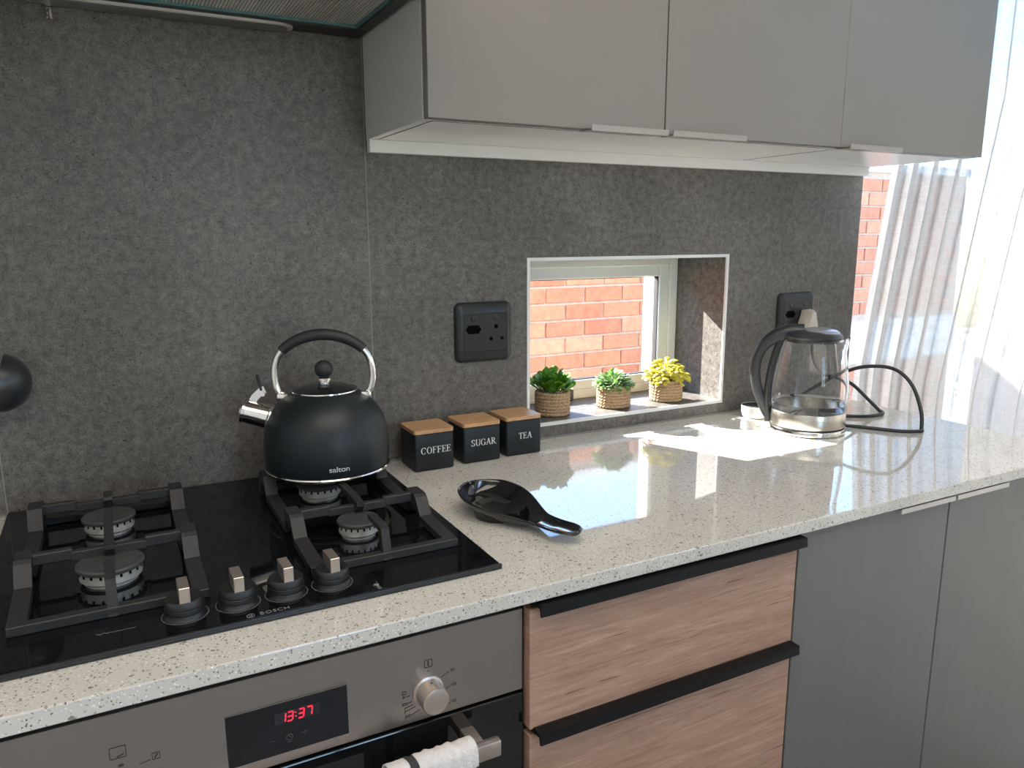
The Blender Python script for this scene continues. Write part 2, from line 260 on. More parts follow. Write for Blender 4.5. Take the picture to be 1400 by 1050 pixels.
# ------------------------------------------------------------------ mesh helpers
class MB:
    def __init__(self): self.v = []; self.f = []
    def add(self, vs, fs, mtx=None):
        o = len(self.v)
        self.v += [tuple(mtx @ Vector(p)) if mtx else tuple(p) for p in vs]
        self.f += [tuple(i + o for i in q) for q in fs]
        return self
    def box(self, x0, x1, y0, y1, z0, z1, bev=0.0, seg=2, mtx=None):
        vs = [(x, y, z) for x in (x0, x1) for y in (y0, y1) for z in (z0, z1)]
        fs = [(0, 1, 3, 2), (4, 6, 7, 5), (0, 4, 5, 1), (2, 3, 7, 6), (0, 2, 6, 4), (1, 5, 7, 3)]
        if bev <= 0: return self.add(vs, fs, mtx)
        b = bmesh.new(); bv = [b.verts.new(p) for p in vs]
        for q in fs: b.faces.new([bv[i] for i in q])
        bmesh.ops.bevel(b, geom=b.edges[:], offset=bev, segments=seg, profile=0.5, affect='EDGES')
        b.verts.index_update(); b.faces.ensure_lookup_table()
        self.add([p.co[:] for p in b.verts], [tuple(p.index for p in q.verts) for q in b.faces], mtx); b.free()
        return self
    def lathe(self, prof, n=48, mtx=None, close=False):
        """prof: list of (r,z); r=0 ends are closed"""
        vs, fs, rings = [], [], []
        for r, z in prof:
            if r < 1e-6: rings.append([len(vs)]); vs.append((0, 0, z))
            else:
                rings.append(list(range(len(vs), len(vs) + n)))
                vs += [(r * math.cos(2 * PI * k / n), r * math.sin(2 * PI * k / n), z) for k in range(n)]
        if close: rings.append(rings[0])
        for a, b in zip(rings[:-1], rings[1:]):
            for k in range(n):
                k2 = (k + 1) % n
                q = [a[k % len(a)], a[k2 % len(a)], b[k2 % len(b)], b[k % len(b)]]
                q2 = []
                for i in q:
                    if i not in q2: q2.append(i)
                if len(q2) >= 3: fs.append(tuple(q2))
        return self.add(vs, fs, mtx)
    def tube(self, pts, rad, n=12, cap=True, mtx=None, flat=1.0, upv=None):
        pts = [Vector(p) for p in pts]; N = len(pts)
        if not hasattr(rad, '__len__'): rad = [rad] * N
        vs, fs = [], []
        up = Vector(upv) if upv else None
        t0 = (pts[1] - pts[0]).normalized()
        nrm = t0.orthogonal().normalized() if up is None else (up - up.dot(t0) * t0).normalized()
        for i in range(N):
            t = (pts[min(i + 1, N - 1)] - pts[max(i - 1, 0)]).normalized()
            if up is not None: nrm = up
            nrm = (nrm - nrm.dot(t) * t).normalized(); bi = t.cross(nrm)
            for k in range(n):
                a = 2 * PI * (k + 0.5) / n
                vs.append(tuple(pts[i] + rad[i] * (math.cos(a) * bi * flat + math.sin(a) * nrm)))
        for i in range(N - 1):
            for k in range(n):
                k2 = (k + 1) % n
                fs.append((i * n + k, i * n + k2, (i + 1) * n + k2, (i + 1) * n + k))
        if cap:
            fs.append(tuple(reversed(range(n)))); fs.append(tuple(range((N - 1) * n, N * n)))
        return self.add(vs, fs, mtx)
    def bar(self, pts, w, h, upv=(0, 0, 1), mtx=None):
        """rectangular section swept along pts, w across, h along up"""
        pts = [Vector(p) for p in pts]; N = len(pts); vs, fs = [], []
        up0 = Vector(upv)
        for i in range(N):
            t = (pts[min(i + 1, N - 1)] - pts[max(i - 1, 0)]).normalized()
            u = (up0 - up0.dot(t) * t)
            u = u.normalized() if u.length > 1e-4 else t.orthogonal().normalized()
            s = t.cross(u)
            for a, b in ((-1, -1), (1, -1), (1, 1), (-1, 1)): vs.append(tuple(pts[i] + a * w / 2 * s + b * h / 2 * u))
        for i in range(N - 1):
            for k in range(4): fs.append((i * 4 + k, i * 4 + (k + 1) % 4, (i + 1) * 4 + (k + 1) % 4, (i + 1) * 4 + k))
        fs.append((3, 2, 1, 0)); fs.append(tuple((N - 1) * 4 + k for k in range(4)))
        return self.add(vs, fs, mtx)
    def prism(self, poly, d0, d1, axis='z', mtx=None):
        n = len(poly)
        def P(a, b, d): return {'z': (a, b, d), 'y': (a, d, b), 'x': (d, a, b)}[axis]
        vs = [P(a, b, d0) for a, b in poly] + [P(a, b, d1) for a, b in poly]
        fs = [tuple(reversed(range(n))), tuple(range(n, 2 * n))] + [(k, (k + 1) % n, n + (k + 1) % n, n + k) for k in range(n)]
        return self.add(vs, fs, mtx)
    def mesh(self, name='m', smooth=None):
        me = bpy.data.meshes.new(name); me.from_pydata(self.v, [], self.f)
        b = bmesh.new(); b.from_mesh(me); bmesh.ops.recalc_face_normals(b, faces=b.faces[:]); b.to_mesh(me); b.free()
        if smooth is not None:
            for q in me.polygons: q.use_smooth = True
            me.set_sharp_from_angle(angle=math.radians(smooth))
        me.update(); return me

def thing(name, label, cat, loc=(0, 0, 0), rz=0.0, group=None):
    o = bpy.data.objects.new(name, None); COL.objects.link(o); o.empty_display_size = 0.05
    o.location = (loc[0], loc[1], loc[2] + H); o.rotation_euler = (0, 0, rz)
    o['label'] = label; o['category'] = cat
    if group: o['group'] = group
    o['o'] = 0
    del o['o']
    return o
def shift(mb, par):
    """mesh given in worktop coordinates -> local coordinates of an unrotated parent thing"""
    L = par.location
    p = par.parent
    ox, oy, oz = L.x, L.y, L.z - H
    if p is not None: ox, oy, oz = p.location.x, p.location.y, p.location.z - H
    mb.v = [(x - ox, y - oy, z - oz) for x, y, z in mb.v]
    return mb
def part(name, mb, m, par, smooth=None, world=True, label=None):
    if world: shift(mb, par)
    o = bpy.data.objects.new(name, mb.mesh(name, smooth)); COL.objects.link(o); o.parent = par
    o.data.materials.append(M[m])
    if label: o['label'] = label
    return o
def solo(name, mb, m, label, cat, loc=(0, 0, 0), smooth=None, group=None, world=True):
    if world: mb.v = [(x - loc[0], y - loc[1], z - loc[2]) for x, y, z in mb.v]
    o = bpy.data.objects.new(name, mb.mesh(name, smooth)); COL.objects.link(o); o.location = (loc[0], loc[1], loc[2] + H)
    o.data.materials.append(M[m]); o['label'] = label; o['category'] = cat
    if group: o['group'] = group
    return o
def struct(name, mb, m, label=None, smooth=None):
    o = bpy.data.objects.new(name, mb.mesh(name, smooth)); COL.objects.link(o); o.location = (0, 0, H)
    o.data.materials.append(M[m]); o['kind'] = 'structure'
    if label: o['label'] = label
    return o
def sempty(name, label=None):
    o = bpy.data.objects.new(name, None); COL.objects.link(o); o.location = (0, 0, H); o['kind'] = 'structure'
    if label: o['label'] = label
    return o
def spline(pts, n=8):
    P = [Vector(p) for p in pts]; out = []
    for i in range(len(P) - 1):
        a, b, c, d = P[max(i - 1, 0)], P[i], P[i + 1], P[min(i + 2, len(P) - 1)]
        for k in range(n):
            t = k / n
            out.append(0.5 * ((2 * b) + (c - a) * t + (2 * a - 5 * b + 4 * c - d) * t * t + (3 * b - a - 3 * c + d) * t ** 3))
    out.append(P[-1]); return out
_fontobj = None
def text_mesh(s, size, extrude=0.0003, spacing=1.0, shear=0.0):
    """flat lettering in the xz plane (reads from -y), centred"""
    c = bpy.data.curves.new('lettering', 'FONT'); c.body = s; c.size = size; c.extrude = extrude; c.align_x = 'CENTER'; c.align_y = 'CENTER'
    c.space_character = spacing; c.shear = shear; c.resolution_u = 3
    o = bpy.data.objects.new('lettering', c); COL.objects.link(o)
    bpy.context.view_layer.update()
    me = o.evaluated_get(bpy.context.evaluated_depsgraph_get()).to_mesh()
    mb = MB(); mb.add([(v.co.x, -v.co.z, v.co.y) for v in me.vertices], [tuple(q.vertices) for q in me.polygons])
    o.evaluated_get(bpy.context.evaluated_depsgraph_get()).to_mesh_clear()
    bpy.data.objects.remove(o); bpy.data.curves.remove(c)
    return mb

# serif capitals drawn as strokes (unit height), for the canisters
def serif_text(s, hgt):
    mb = MB(); x = 0.0; TH, TN, SF = 0.13, 0.05, 0.05
    def rect(a, b, c, d): mb.prism([(a, c), (b, c), (b, d), (a, d)], -0.0003, 0.0003, 'y')
    def stem(cx, z0=0, z1=1, w=TH, foot=True, head=True):
        rect(cx - w / 2, cx + w / 2, z0, z1)
        if foot: rect(cx - w / 2 - 0.08, cx + w / 2 + 0.08, z0, z0 + SF)
        if head: rect(cx - w / 2 - 0.08, cx + w / 2 + 0.08, z1 - SF, z1)
    def arc(cx, cz, rx, rz, a0, a1, thick=TH, n=20):
        for k in range(n):
            q = []
            for a in (a0 + (a1 - a0) * k / n, a0 + (a1 - a0) * (k + 1) / n):
                w = TN + (thick - TN) * abs(math.cos(a))
                q.append(((cx + (rx) * math.cos(a), cz + rz * math.sin(a)), (cx + (rx - w) * math.cos(a), cz + (rz - w * 0.75) * math.sin(a))))
            mb.prism([q[0][0], q[1][0], q[1][1], q[0][1]], -0.0003, 0.0003, 'y')
    def diag(a, b, w):
        (x0, z0), (x1, z1) = a, b
        mb.prism([(x0 - w / 2, z0), (x0 + w / 2, z0), (x1 + w / 2, z1), (x1 - w / 2, z1)], -0.0003, 0.0003, 'y')
    for ch in s:
        if ch in 'COG':
            a0, a1 = (0, 2 * PI) if ch == 'O' else (PI * 0.22, PI * 1.78)
            arc(x + 0.36, 0.5, 0.36, 0.51, a0, a1)
            if ch == 'C': rect(x + 0.60, x + 0.64, 0.66, 0.96)
            if ch == 'G': stem(x + 0.62, 0.06, 0.44, TH, False, True); rect(x + 0.60, x + 0.64, 0.66, 0.96)
            x += 0.80
        elif ch in 'FE':
            stem(x + 0.14); rect(x + 0.14, x + 0.55, 1 - TN, 1); rect(x + 0.51, x + 0.55, 0.78, 1); rect(x + 0.14, x + 0.42, 0.50, 0.50 + TN); rect(x + 0.39, x + 0.43, 0.40, 0.65)
            if ch == 'E': rect(x + 0.14, x + 0.58, 0, TN); rect(x + 0.54, x + 0.58, 0, 0.24)
            x += 0.66
        elif ch == 'T':
            stem(x + 0.32, 0, 1, TH, True, False); rect(x + 0.0, x + 0.64, 1 - TN, 1); rect(x, x + 0.04, 0.76, 1); rect(x + 0.60, x + 0.64, 0.76, 1); x += 0.70
        elif ch == 'A':
            diag((x + 0.10, 0), (x + 0.36, 1), TN * 1.3); diag((x + 0.62, 0), (x + 0.36, 1), TH); rect(x + 0.2, x + 0.54, 0.32, 0.32 + TN)
            rect(x, x + 0.2, 0, SF); rect(x + 0.5, x + 0.74, 0, SF); x += 0.78
        elif ch == 'U':
            stem(x + 0.14, 0.3, 1, TH, False); stem(x + 0.62, 0.3, 1, TN * 1.3, False); arc(x + 0.37, 0.32, 0.30, 0.33, PI, 2 * PI); x += 0.80
        elif ch == 'R':
            stem(x + 0.14); arc(x + 0.28, 0.74, 0.27, 0.26, -PI / 2, PI / 2); rect(x + 0.14, x + 0.30, 1 - TN, 1); rect(x + 0.14, x + 0.30, 0.48, 0.48 + TN)
            diag((x + 0.62, 0), (x + 0.30, 0.5), TH); rect(x + 0.54, x + 0.76, 0, SF); x += 0.76
        elif ch == 'S':
            arc(x + 0.27, 0.755, 0.24, 0.255, PI * 0.15, PI * 1.5); arc(x + 0.27, 0.255, 0.26, 0.265, -PI * 0.85, PI * 0.5); rect(x + 0.44, x + 0.48, 0.70, 0.98); rect(x + 0.02, x + 0.06, 0.02, 0.3); x += 0.62
    mb.v = [((a - (x - 0.08) / 2) * hgt, b, (c - 0.5) * hgt) for a, b, c in mb.v]
    return mb

# ------------------------------------------------------------------ the room
ZF, ZC = -0.90, 1.62
XL, XR, YR = -0.62, 2.00, -3.62
struct('floor', MB().box(XL, 2.06, YR, 0.0, ZF - 0.05, ZF), 'floor')
struct('ceiling', MB().box(XL - 0.1, 2.10, YR - 0.1, 0.32, ZC, ZC + 0.06), 'ceil')
struct('wall_left', MB().box(XL - 0.1, XL, YR, 0.0, ZF, ZC).box(XL, -0.003, -0.585, 0.0, ZF, -0.0212), 'paint')
# rear wall of the room, behind the photographer, with an unseen window added for sky light
b = MB(); b.box(XL, 0.60, YR - 0.1, YR, ZF, ZC); b.box(1.30, 2.0, YR - 0.1, YR, ZF, ZC); b.box(0.60, 1.30, YR - 0.1, YR, 1.30, ZC); b.box(0.60, 1.30, YR - 0.1, YR, ZF, 0.10)
struct('wall_rear', b, 'paint')
b = MB()
for x in (0.62, 0.95, 1.28): b.box(x - 0.02, x + 0.02, YR - 0.08, YR - 0.03, 0.10, 1.30)
b.box(0.60, 1.30, YR - 0.08, YR - 0.03, 0.10, 0.14); b.box(0.60, 1.30, YR - 0.08, YR - 0.03, 1.26, 1.30)
struct('added_rear_window', b, 'alu_white', 'white framed window added in the unseen rear wall to let in sky light')

# back wall: masonry core with the window hole, tile panels as parts
WX0, WX1, WZ0, WZ1 = 0.929, 1.455, 0.034, 0.374        # clear reveal opening
b = MB()
def ring_wall(mb, y0, y1, hx0, hx1, hz0, hz1, x0, x1, z0, z1):
    mb.box(x0, hx0, y0, y1, z0, z1); mb.box(hx1, x1, y0, y1, z0, z1)
    mb.box(hx0, hx1, y0, y1, z0, hz0); mb.box(hx0, hx1, y0, y1, hz1, z1)
ring_wall(b, 0.01, 0.225, WX0 - 0.01, WX1 + 0.01, WZ0 - 0.012, WZ1 + 0.01, XL - 0.1, 1.902, ZF, ZC)
ring_wall(b, 0.225, 0.272, 0.915, 1.425, -0.02, 0.47, XL - 0.1, 1.902, ZF - 0.15, ZC + 0.05)
wall_back = struct('wall_back', b, 'plaster')
JB, JC, JE, G = 0.5954, 1.7738, 1.9036, 0.0009
def tile(mb): return part('tile', mb, 'tile', wall_back)
tile(MB().box(XL + 0.001, 0.0 - G, 0.0, 0.012, -0.02, 1.2, 0.0008, 1))
tile(MB().box(0.0 + G, JB - G, 0.0, 0.012, -0.02, 1.2, 0.0008, 1))
b = MB(); ring_wall(b, 0.0, 0.012, WX0 - 0.0068, WX1 + 0.0068, WZ0 - 0.0075, WZ1 + 0.0068, JB + G, JC - G, -0.02, 1.2); tile(b)
tile(MB().box(JC + G, JE, 0.0, 0.012, -0.02, 1.2, 0.0008, 1))
# tiled reveal
tile(MB().box(WX1, WX1 + 0.0095, 0.004, 0.215, WZ0 - 0.008, WZ1 + 0.006))
tile(MB().box(WX0 - 0.0095, WX0, 0.004, 0.215, WZ0 - 0.008, WZ1 + 0.006))
tile(MB().box(WX0, WX1, 0.004, 0.215, WZ1, WZ1 + 0.0095))
sill = MB().box(WX0, WX1, 0.004, 0.215, WZ0 - 0.0115, WZ0)
part('window_sill', sill, 'tile', wall_back)
# joints between tiles show a pale line: thin grout strips slightly below the tile face
part('grout', MB().box(JB - G, JB + G, 0.0006, 0.0095, -0.02, 1.2).box(JC - G, JC + G, 0.0006, 0.0095, -0.02, 1.2).box(-G, G, 0.0006, 0.0095, -0.02, 1.2), 'tile_trim', wall_back)
# pale edge trim around the niche
tt = 0.0068
part('edge_trim', MB().box(WX0 - tt, WX0, -0.0012, 0.0035, WZ0 - 0.0075, WZ1 + tt).box(WX1, WX1 + tt, -0.0012, 0.0035, WZ0 - 0.0075, WZ1 + tt)
     .box(WX0, WX1, -0.0012, 0.0035, WZ1, WZ1 + tt).box(WX0, WX1, -0.0012, 0.0035, WZ0 - 0.0075, WZ0), 'alu_white', wall_back)
# plaster right-hand end of the back wall is closed by the glazed side
# small window
win = sempty('window_1', 'low white aluminium window in the tiled niche above the worktop')
def rect_frame(mb, x0, x1, z0, z1, w, y0, y1, bev=0.003, wb=None):
    wb = wb or w
    mb.box(x0, x0 + w, y0, y1, z0, z1, bev); mb.box(x1 - w, x1, y0, y1, z0, z1, bev)
    mb.box(x0 + w, x1 - w, y0, y1, z1 - w, z1, bev); mb.box(x0 + w, x1 - w, y0, y1, z0, z0 + wb, bev)
    return mb
def spart(name, mb, m, par, smooth=None):
    o = bpy.data.objects.new(name, mb.mesh(name, smooth)); COL.objects.link(o); o.parent = par; o.data.materials.append(M[m]); return o
spart('window_frame', rect_frame(MB(), WX0, WX1, WZ0, WZ1, 0.024, 0.172, 0.214, 0.002, 0.022), 'alu_white', win)
spart('sash_frame', rect_frame(MB(), WX0 + 0.022, WX1 - 0.022, WZ0 + 0.020, WZ1 - 0.022, 0.029, 0.179, 0.207, 0.003, 0.024), 'alu_white', win)
gx0, gx1, gz0, gz1 = WX0 + 0.051, WX1 - 0.051, WZ0 + 0.044, WZ1 - 0.051
spart('gasket', rect_frame(MB(), gx0 - 0.001, gx1 + 0.001, gz0 - 0.001, gz1 + 0.001, 0.0028, 0.185, 0.201, 0.0), 'gap', win)
spart('pane', MB().add([(gx0, 0.193, gz0), (gx1, 0.193, gz0), (gx1, 0.193, gz1), (gx0, 0.193, gz1)], [(0, 1, 2, 3)]), 'pane', win)
b = MB(); b.box(1.085, 1.130, 0.167, 0.180, WZ0 + 0.018, WZ0 + 0.034, 0.002)
hnd = spart('stay_bracket', b, 'plastic', win)
b = MB(); b.lathe([(0, 0.0), (0.009, 0.0), (0.009, 0.014), (0, 0.014)], 16, Matrix.Translation((1.127, 0.170, WZ0 + 0.026)) @ Matrix.Rotation(PI / 2, 4, 'X'))
o = spart('knuckle', b, 'chrome', win, 40)
b = MB(); b.box(1.119, 1.134, 0.150, 0.162, WZ0 + 0.001, WZ0 + 0.030, 0.003)
spart('stay_handle', b, 'plastic', win)

# glazed side of the room with the sheer curtain
w2 = sempty('window_2', 'tall glazed side of the kitchen behind the sheer curtain')
b = MB()
for y in (0.18, -1.10, -2.35, -3.55): b.box(2.005, 2.05, y - 0.025, y + 0.025, ZF, 1.40)
b.box(2.005, 2.05, -3.575, 0.205, 1.36, 1.40); b.box(2.005, 2.05, -3.575, 0.205, ZF, ZF + 0.05)
spart('window_frame', b, 'alu_white', w2)
for y0, y1 in ((-1.075, 0.155), (-2.325, -1.125), (-3.525, -2.375)):
    spart('pane', MB().add([(2.028, y0, ZF + 0.05), (2.028, y1, ZF + 0.05), (2.028, y1, 1.36), (2.028, y0, 1.36)], [(0, 1, 2, 3)]), 'pane', w2)
struct('wall_right', MB().box(2.0, 2.08, YR, 0.315, 1.40, ZC), 'paint')
# sheer curtain: pleated cloth, its free edge slanting away from the wall
def curtain_mesh():
    NU, NV = 260, 40; vs, fs = [], []
    L = 1.75
    for j in range(NV + 1):
        t = j / NV; z = ZF + 0.012 + t * (1.50 - ZF - 0.012)
        edge = 0.012 - 0.105 * max(0.0, min(1.2, (z - 0.05) / 0.56)) * 0.62
        for i in range(NU + 1):
            s = i / NU
            dens = 0.22 * (1 - math.exp(-s * 9)) / 1.0
            y = edge - s * L
            ph = 2 * PI * (13.5 * s + 3.6 * (1 - math.exp(-9 * s)))
            amp = (0.016 - 0.006 * min(1, s * 6)) * (0.9 + 0.2 * math.sin(5 * s + 1)) * (0.8 + 0.25 * math.sin(1.7 * ph + 2.0))
            x = 1.952 + amp * math.sin(ph) + 0.004 * math.sin(3.1 * t + 20 * s)
            y += 0.008 * math.sin(2 * ph + 0.6) + 0.006 * math.sin(2.2 * t + 9 * s)
            vs.append((x, y, z))
    for j in range(NV):
        for i in range(NU):
            a = j * (NU + 1) + i; fs.append((a, a + 1, a + NU + 2, a + NU + 1))
    return MB().add(vs, fs)
cur = thing('sheer_curtain', 'pale grey sheer linen curtain hanging beside the worktop end', 'curtain', (1.952, -0.8, ZF + 0.012))
part('cloth', curtain_mesh(), 'sheer', cur, 180)
part('curtain_rail', MB().box(1.940, 1.965, -2.0, -0.02, 1.50, 1.53, 0.002), 'alu_white', cur)

# ------------------------------------------------------------------ outside
struct('ground', MB().box(-6, 12, -8, 6, -1.10, -1.02), 'paving')
BW = sempty('boundary_wall', 'orange face brick boundary wall with a white plaster band, outside the window')
BY, BT = 1.92, 0.80
spart('mortar', MB().box(-4.0, 5.39, BY + 0.010, BY + 0.20, -1.02, BT), 'mortar', BW)
spart('plaster_band', MB().box(3.55, 5.39, BY - 0.015, BY + 0.19, -0.395, -0.124), 'plaster', BW)
spart('coping', MB().box(-4.0, 5.39, BY - 0.02, BY + 0.22, BT, BT + 0.05, 0.004), 'plaster', BW)
bw, bh, pw, phh = 0.222, 0.073, 0.232, 0.085
bm_ = MB().box(-bw / 2, bw / 2, 0, 0.05, 0, bh, 0.003, 1).mesh('brick'); bm_.materials.append(M['brick'])
rest = MB()
nr = 0
for row in range(24):
    z = -1.015 + row * phh
    if z + bh > BT: break
    for k in range(-16, 31):
        x = k * pw + (pw / 2 if row % 2 else 0)
        if x - bw / 2 < -4.0 or x + bw / 2 > 5.39: continue
        if x + bw / 2 > 3.55 and not (z + bh < -0.396 or z > -0.123): continue
        seen = (1.60 < x < 3.15 and -0.35 < z < 0.36) or (4.10 < x < 4.95 and z > -0.75)
        if seen:
            o = bpy.data.objects.new('brick', bm_); COL.objects.link(o); o.parent = BW
            o.location = (x, BY + random.uniform(-0.002, 0.002), z); nr += 1
        else:
            rest.box(x - bw / 2, x + bw / 2, BY, BY + 0.05, z, z + bh)
o = spart('brick_field', rest, 'brick', BW); o['kind'] = 'stuff'
WW = struct('wall_neighbour', MB().box(3.20, 3.40, -6.0, 0.44, -1.02, 1.02), 'plaster', 'sunlit white plaster wall beyond the curtain')

# ------------------------------------------------------------------ worktop and base units
solo('worktop', MB().box(-0.617, 1.868, -0.603, -0.0015, -0.020, 0.0, 0.0015, 2), 'quartz', 'pale speckled quartz worktop running under the hob to the curtain', 'worktop', (0.6, -0.3, -0.020))
solo('sealant_strip', MB().box(-0.617, 1.868, -0.0075, -0.0008, 0.0002, 0.0028, 0.0008, 1), 'tile_trim', 'thin pale sealant line between the worktop and the tiles', 'sealant', (0.6, -0.004, 0.0002))

def carcass(t, x0, x1, y0, y1, z0, z1, m='carcass', th=0.016):
    b = MB(); b.box(x0, x0 + th, y0, y1, z0, z1); b.box(x1 - th, x1, y0, y1, z0, z1); b.box(x0 + th, x1 - th, y0, y1, z0, z0 + th)
    b.box(x0 + th, x1 - th, y1 - 0.006, y1, z0 + th, z1); b.box(x0 + th, x1 - th, y0 + 0.001, y1 - 0.006, z1 - th, z1)
    return part('carcass', b, m, t)
FY = -0.590      # front face of the drawer and door fronts
# drawer unit
du = thing('drawer_unit', 'pale oak drawer unit with black profile pulls, next to the oven', 'drawer unit', (0.835, -0.3, -0.85))
carcass(du, 0.600, 1.074, FY + 0.019, -0.02, -0.85, -0.0205, 'gap')
zs = [(-0.030, -0.205), (-0.208, -0.500), (-0.503, -0.80)]
for z1, z0 in zs:
    d = part('drawer_front', MB().box(0.601, 1.073, FY, FY + 0.018, z0, z1 - 0.006, 0.0008, 1), 'wood', du)
    # black J-shaped profile on the top edge of the front
    b = MB(); pr = [(FY - 0.020, z1 + 0.006), (FY - 0.0215, z1 - 0.008), (FY - 0.0185, z1 - 0.0085), (FY - 0.0165, z1 + 0.0015), (FY + 0.018, z1 - 0.0045), (FY + 0.018, z1 + 0.0005), (FY - 0.004, z1 + 0.0065)]
    b.prism(pr, 0.606, 1.070, 'x')
    part('pull', b, 'blackalu', d, label='black profile pull along the top edge')
part('plinth', MB().box(0.600, 1.074, FY + 0.06, FY + 0.075, -0.90, -0.85), 'gap', du)
# grey base cabinet
gc = thing('base_cabinet', 'slate grey two-door base cabinet beside the oak drawers', 'cabinet', (1.47, -0.3, -0.85))
carcass(gc, 1.0755, 1.866, FY + 0.019, -0.02, -0.85, -0.0205, 'gap')
for x0, x1, h0, h1 in ((1.0765, 1.4460, 1.300, 1.4445), (1.4490, 1.866, 1.4505, 1.603)):
    d = part('door', MB().box(x0, x1, FY, FY + 0.018, -0.80, -0.026, 0.001, 1), 'door_lo', gc)
    part('pull', MB().prism([(FY - 0.012, -0.0225), (FY - 0.012, -0.031), (FY - 0.010, -0.031), (FY - 0.010, -0.0255), (FY + 0.018, -0.0255), (FY + 0.018, -0.0225)], h0, h1, 'x'), 'palealu', d, label='pale aluminium edge pull')
part('plinth', MB().box(1.0755, 1.866, FY + 0.06, FY + 0.075, -0.90, -0.85), 'gap', gc)

# oven
OY = -0.579
ov = thing('built_in_oven', 'stainless steel built-in oven under the hob with red clock', 'oven', (0.30, -0.3, -0.85))
part('housing', MB().box(0.004, 0.594, OY + 0.022, -0.02, -0.85, -0.0205), 'gap', ov)
cp = part('control_panel', MB().box(0.0, 0.5965, OY, OY + 0.020, -0.1495, -0.0375, 0.0005, 1), 'steel', ov)
dsp = part('display', MB().box(0.237, 0.3685, OY - 0.0012, OY - 0.0001, -0.137, -0.0745, 0.0006, 1), 'display', ov)
part('display_window', MB().box(0.287, 0.337, OY - 0.0016, OY - 0.00125, -0.1005, -0.0865), 'letter_dim', dsp).data.materials[0] = mat('dim_display_window', (0.020, 0.020, 0.024), 0.2, vary=0.05)
def seg_digit(ch, x, z, w=0.0058, h=0.0105, t=0.0014):
    S = {'1': 'bc', '3': 'abgcd', '7': 'abc'}[ch]; b = MB(); y0, y1 = OY - 0.0022, OY - 0.0017; sl = 0.12
    def seg(p, q, vert):
        (xa, za), (xb, zb) = p, q
        if vert: poly = [(xa - t / 2 + sl * za, za + t * .4), (xa + t / 2 + sl * za, za + t * .4), (xb + t / 2 + sl * zb, zb - t * .4), (xb - t / 2 + sl * zb, zb - t * .4)]
        else: poly = [(xa + t * .3 + sl * za, za - t / 2), (xb - t * .3 + sl * za, za - t / 2), (xb - t * .3 + sl * za, za + t / 2), (xa + t * .3 + sl * za, za + t / 2)]
        b.prism([(x + p_, z + q_) for p_, q_ in poly], y0, y1, 'y')
    D = {'a': ((0, h), (w, h), 0), 'g': ((0, h / 2), (w, h / 2), 0), 'd': ((0, 0), (w, 0), 0), 'b': ((w, h / 2), (w, h), 1), 'c': ((w, 0), (w, h / 2), 1)}
    for s in S: seg(*D[s])
    return b
dig = MB()
for ch, x in (('1', 0.2925), ('3', 0.3005), ('3', 0.3125), ('7', 0.3215)):
    q = seg_digit(ch, x, -0.0988); dig.add(q.v, q.f)
for dz in (0.003, 0.0075): dig.box(0.3095, 0.3107, OY - 0.0022, OY - 0.0017, -0.0988 + dz, -0.0988 + dz + 0.0012)
part('clock_digits', dig, 'led', dsp, label='glowing red clock digits reading 13:37')
ic = MB(); ic.box(0.281, 0.287, OY - 0.0018, OY - 0.0013, -0.1185, -0.1178)
ic.box(0.316, 0.322, OY - 0.0018, OY - 0.0013, -0.1183, -0.1176).box(0.3187, 0.3194, OY - 0.0018, OY - 0.0013, -0.1209, -0.1151)
for k in range(20):
    a0, a1 = 2 * PI * k / 20, 2 * PI * (k + 1) / 20; R0, R1 = 0.0032, 0.0038
    ic.prism([(0.302 + R0 * math.cos(a0), -0.119 + R0 * math.sin(a0)), (0.302 + R1 * math.cos(a0), -0.119 + R1 * math.sin(a0)), (0.302 + R1 * math.cos(a1), -0.119 + R1 * math.sin(a1)), (0.302 + R0 * math.cos(a1), -0.119 + R0 * math.sin(a1))], OY - 0.0018, OY - 0.0013, 'y')
ic.box(0.3017, 0.3023, OY - 0.0018, OY - 0.0013, -0.1192, -0.1170); ic.box(0.302, 0.304, OY - 0.0018, OY - 0.0013, -0.1193, -0.1187); ic.box(0.2995, 0.3045, OY - 0.0018, OY - 0.0013, -0.1250, -0.1243)
part('touch_symbols', ic, 'letter_faint', dsp)
# temperature knob
RX = Matrix.Rotation(PI / 2, 4, 'X')
KX, KZ = 0.467, -0.1135
kn = part('temperature_knob', MB().lathe([(0.0, 0.0), (0.0195, 0.0), (0.0195, 0.002), (0.0168, 0.003), (0.0165, 0.024), (0.0158, 0.0262), (0.0148, 0.0266), (0, 0.0266)], 48, Matrix.Translation((KX, OY, KZ)) @ RX), 'knobsteel', ov, 35)
part('knob_dot', MB().lathe([(0, 0), (0.0011, 0), (0.0011, 0.0006), (0, 0.0006)], 10, Matrix.Translation((KX, OY - 0.012, KZ + 0.0166))), 'print_dark', kn)
mk = MB(); Y0, Y1 = OY - 0.0005, OY - 0.0001
def mline(x0, z0, x1, z1, w=0.0006):
    d = Vector((x1 - x0, z1 - z0)); n_ = Vector((-d.y, d.x)).normalized() * w / 2
    mk.prism([(x0 + n_.x, z0 + n_.y), (x0 - n_.x, z0 - n_.y), (x1 - n_.x, z1 - n_.y), (x1 + n_.x, z1 + n_.y)], Y0, Y1, 'y')
def mrect(x0, z0, x1, z1, w=0.0007):
    mline(x0, z0, x1, z0, w); mline(x1, z0, x1, z1, w); mline(x1, z1, x0, z1, w); mline(x0, z1, x0, z0, w)
def mtext(s, x, z, size):
    t = text_mesh(s, size, 0.0002); mk.add([(a + x, b_ + OY - 0.0003, c + z) for a, b_, c in t.v], t.f)
mrect(0.4630, -0.0820, 0.4725, -0.0725, 0.0009); mline(0.4678, -0.0805, 0.4678, -0.0740, 0.0018)
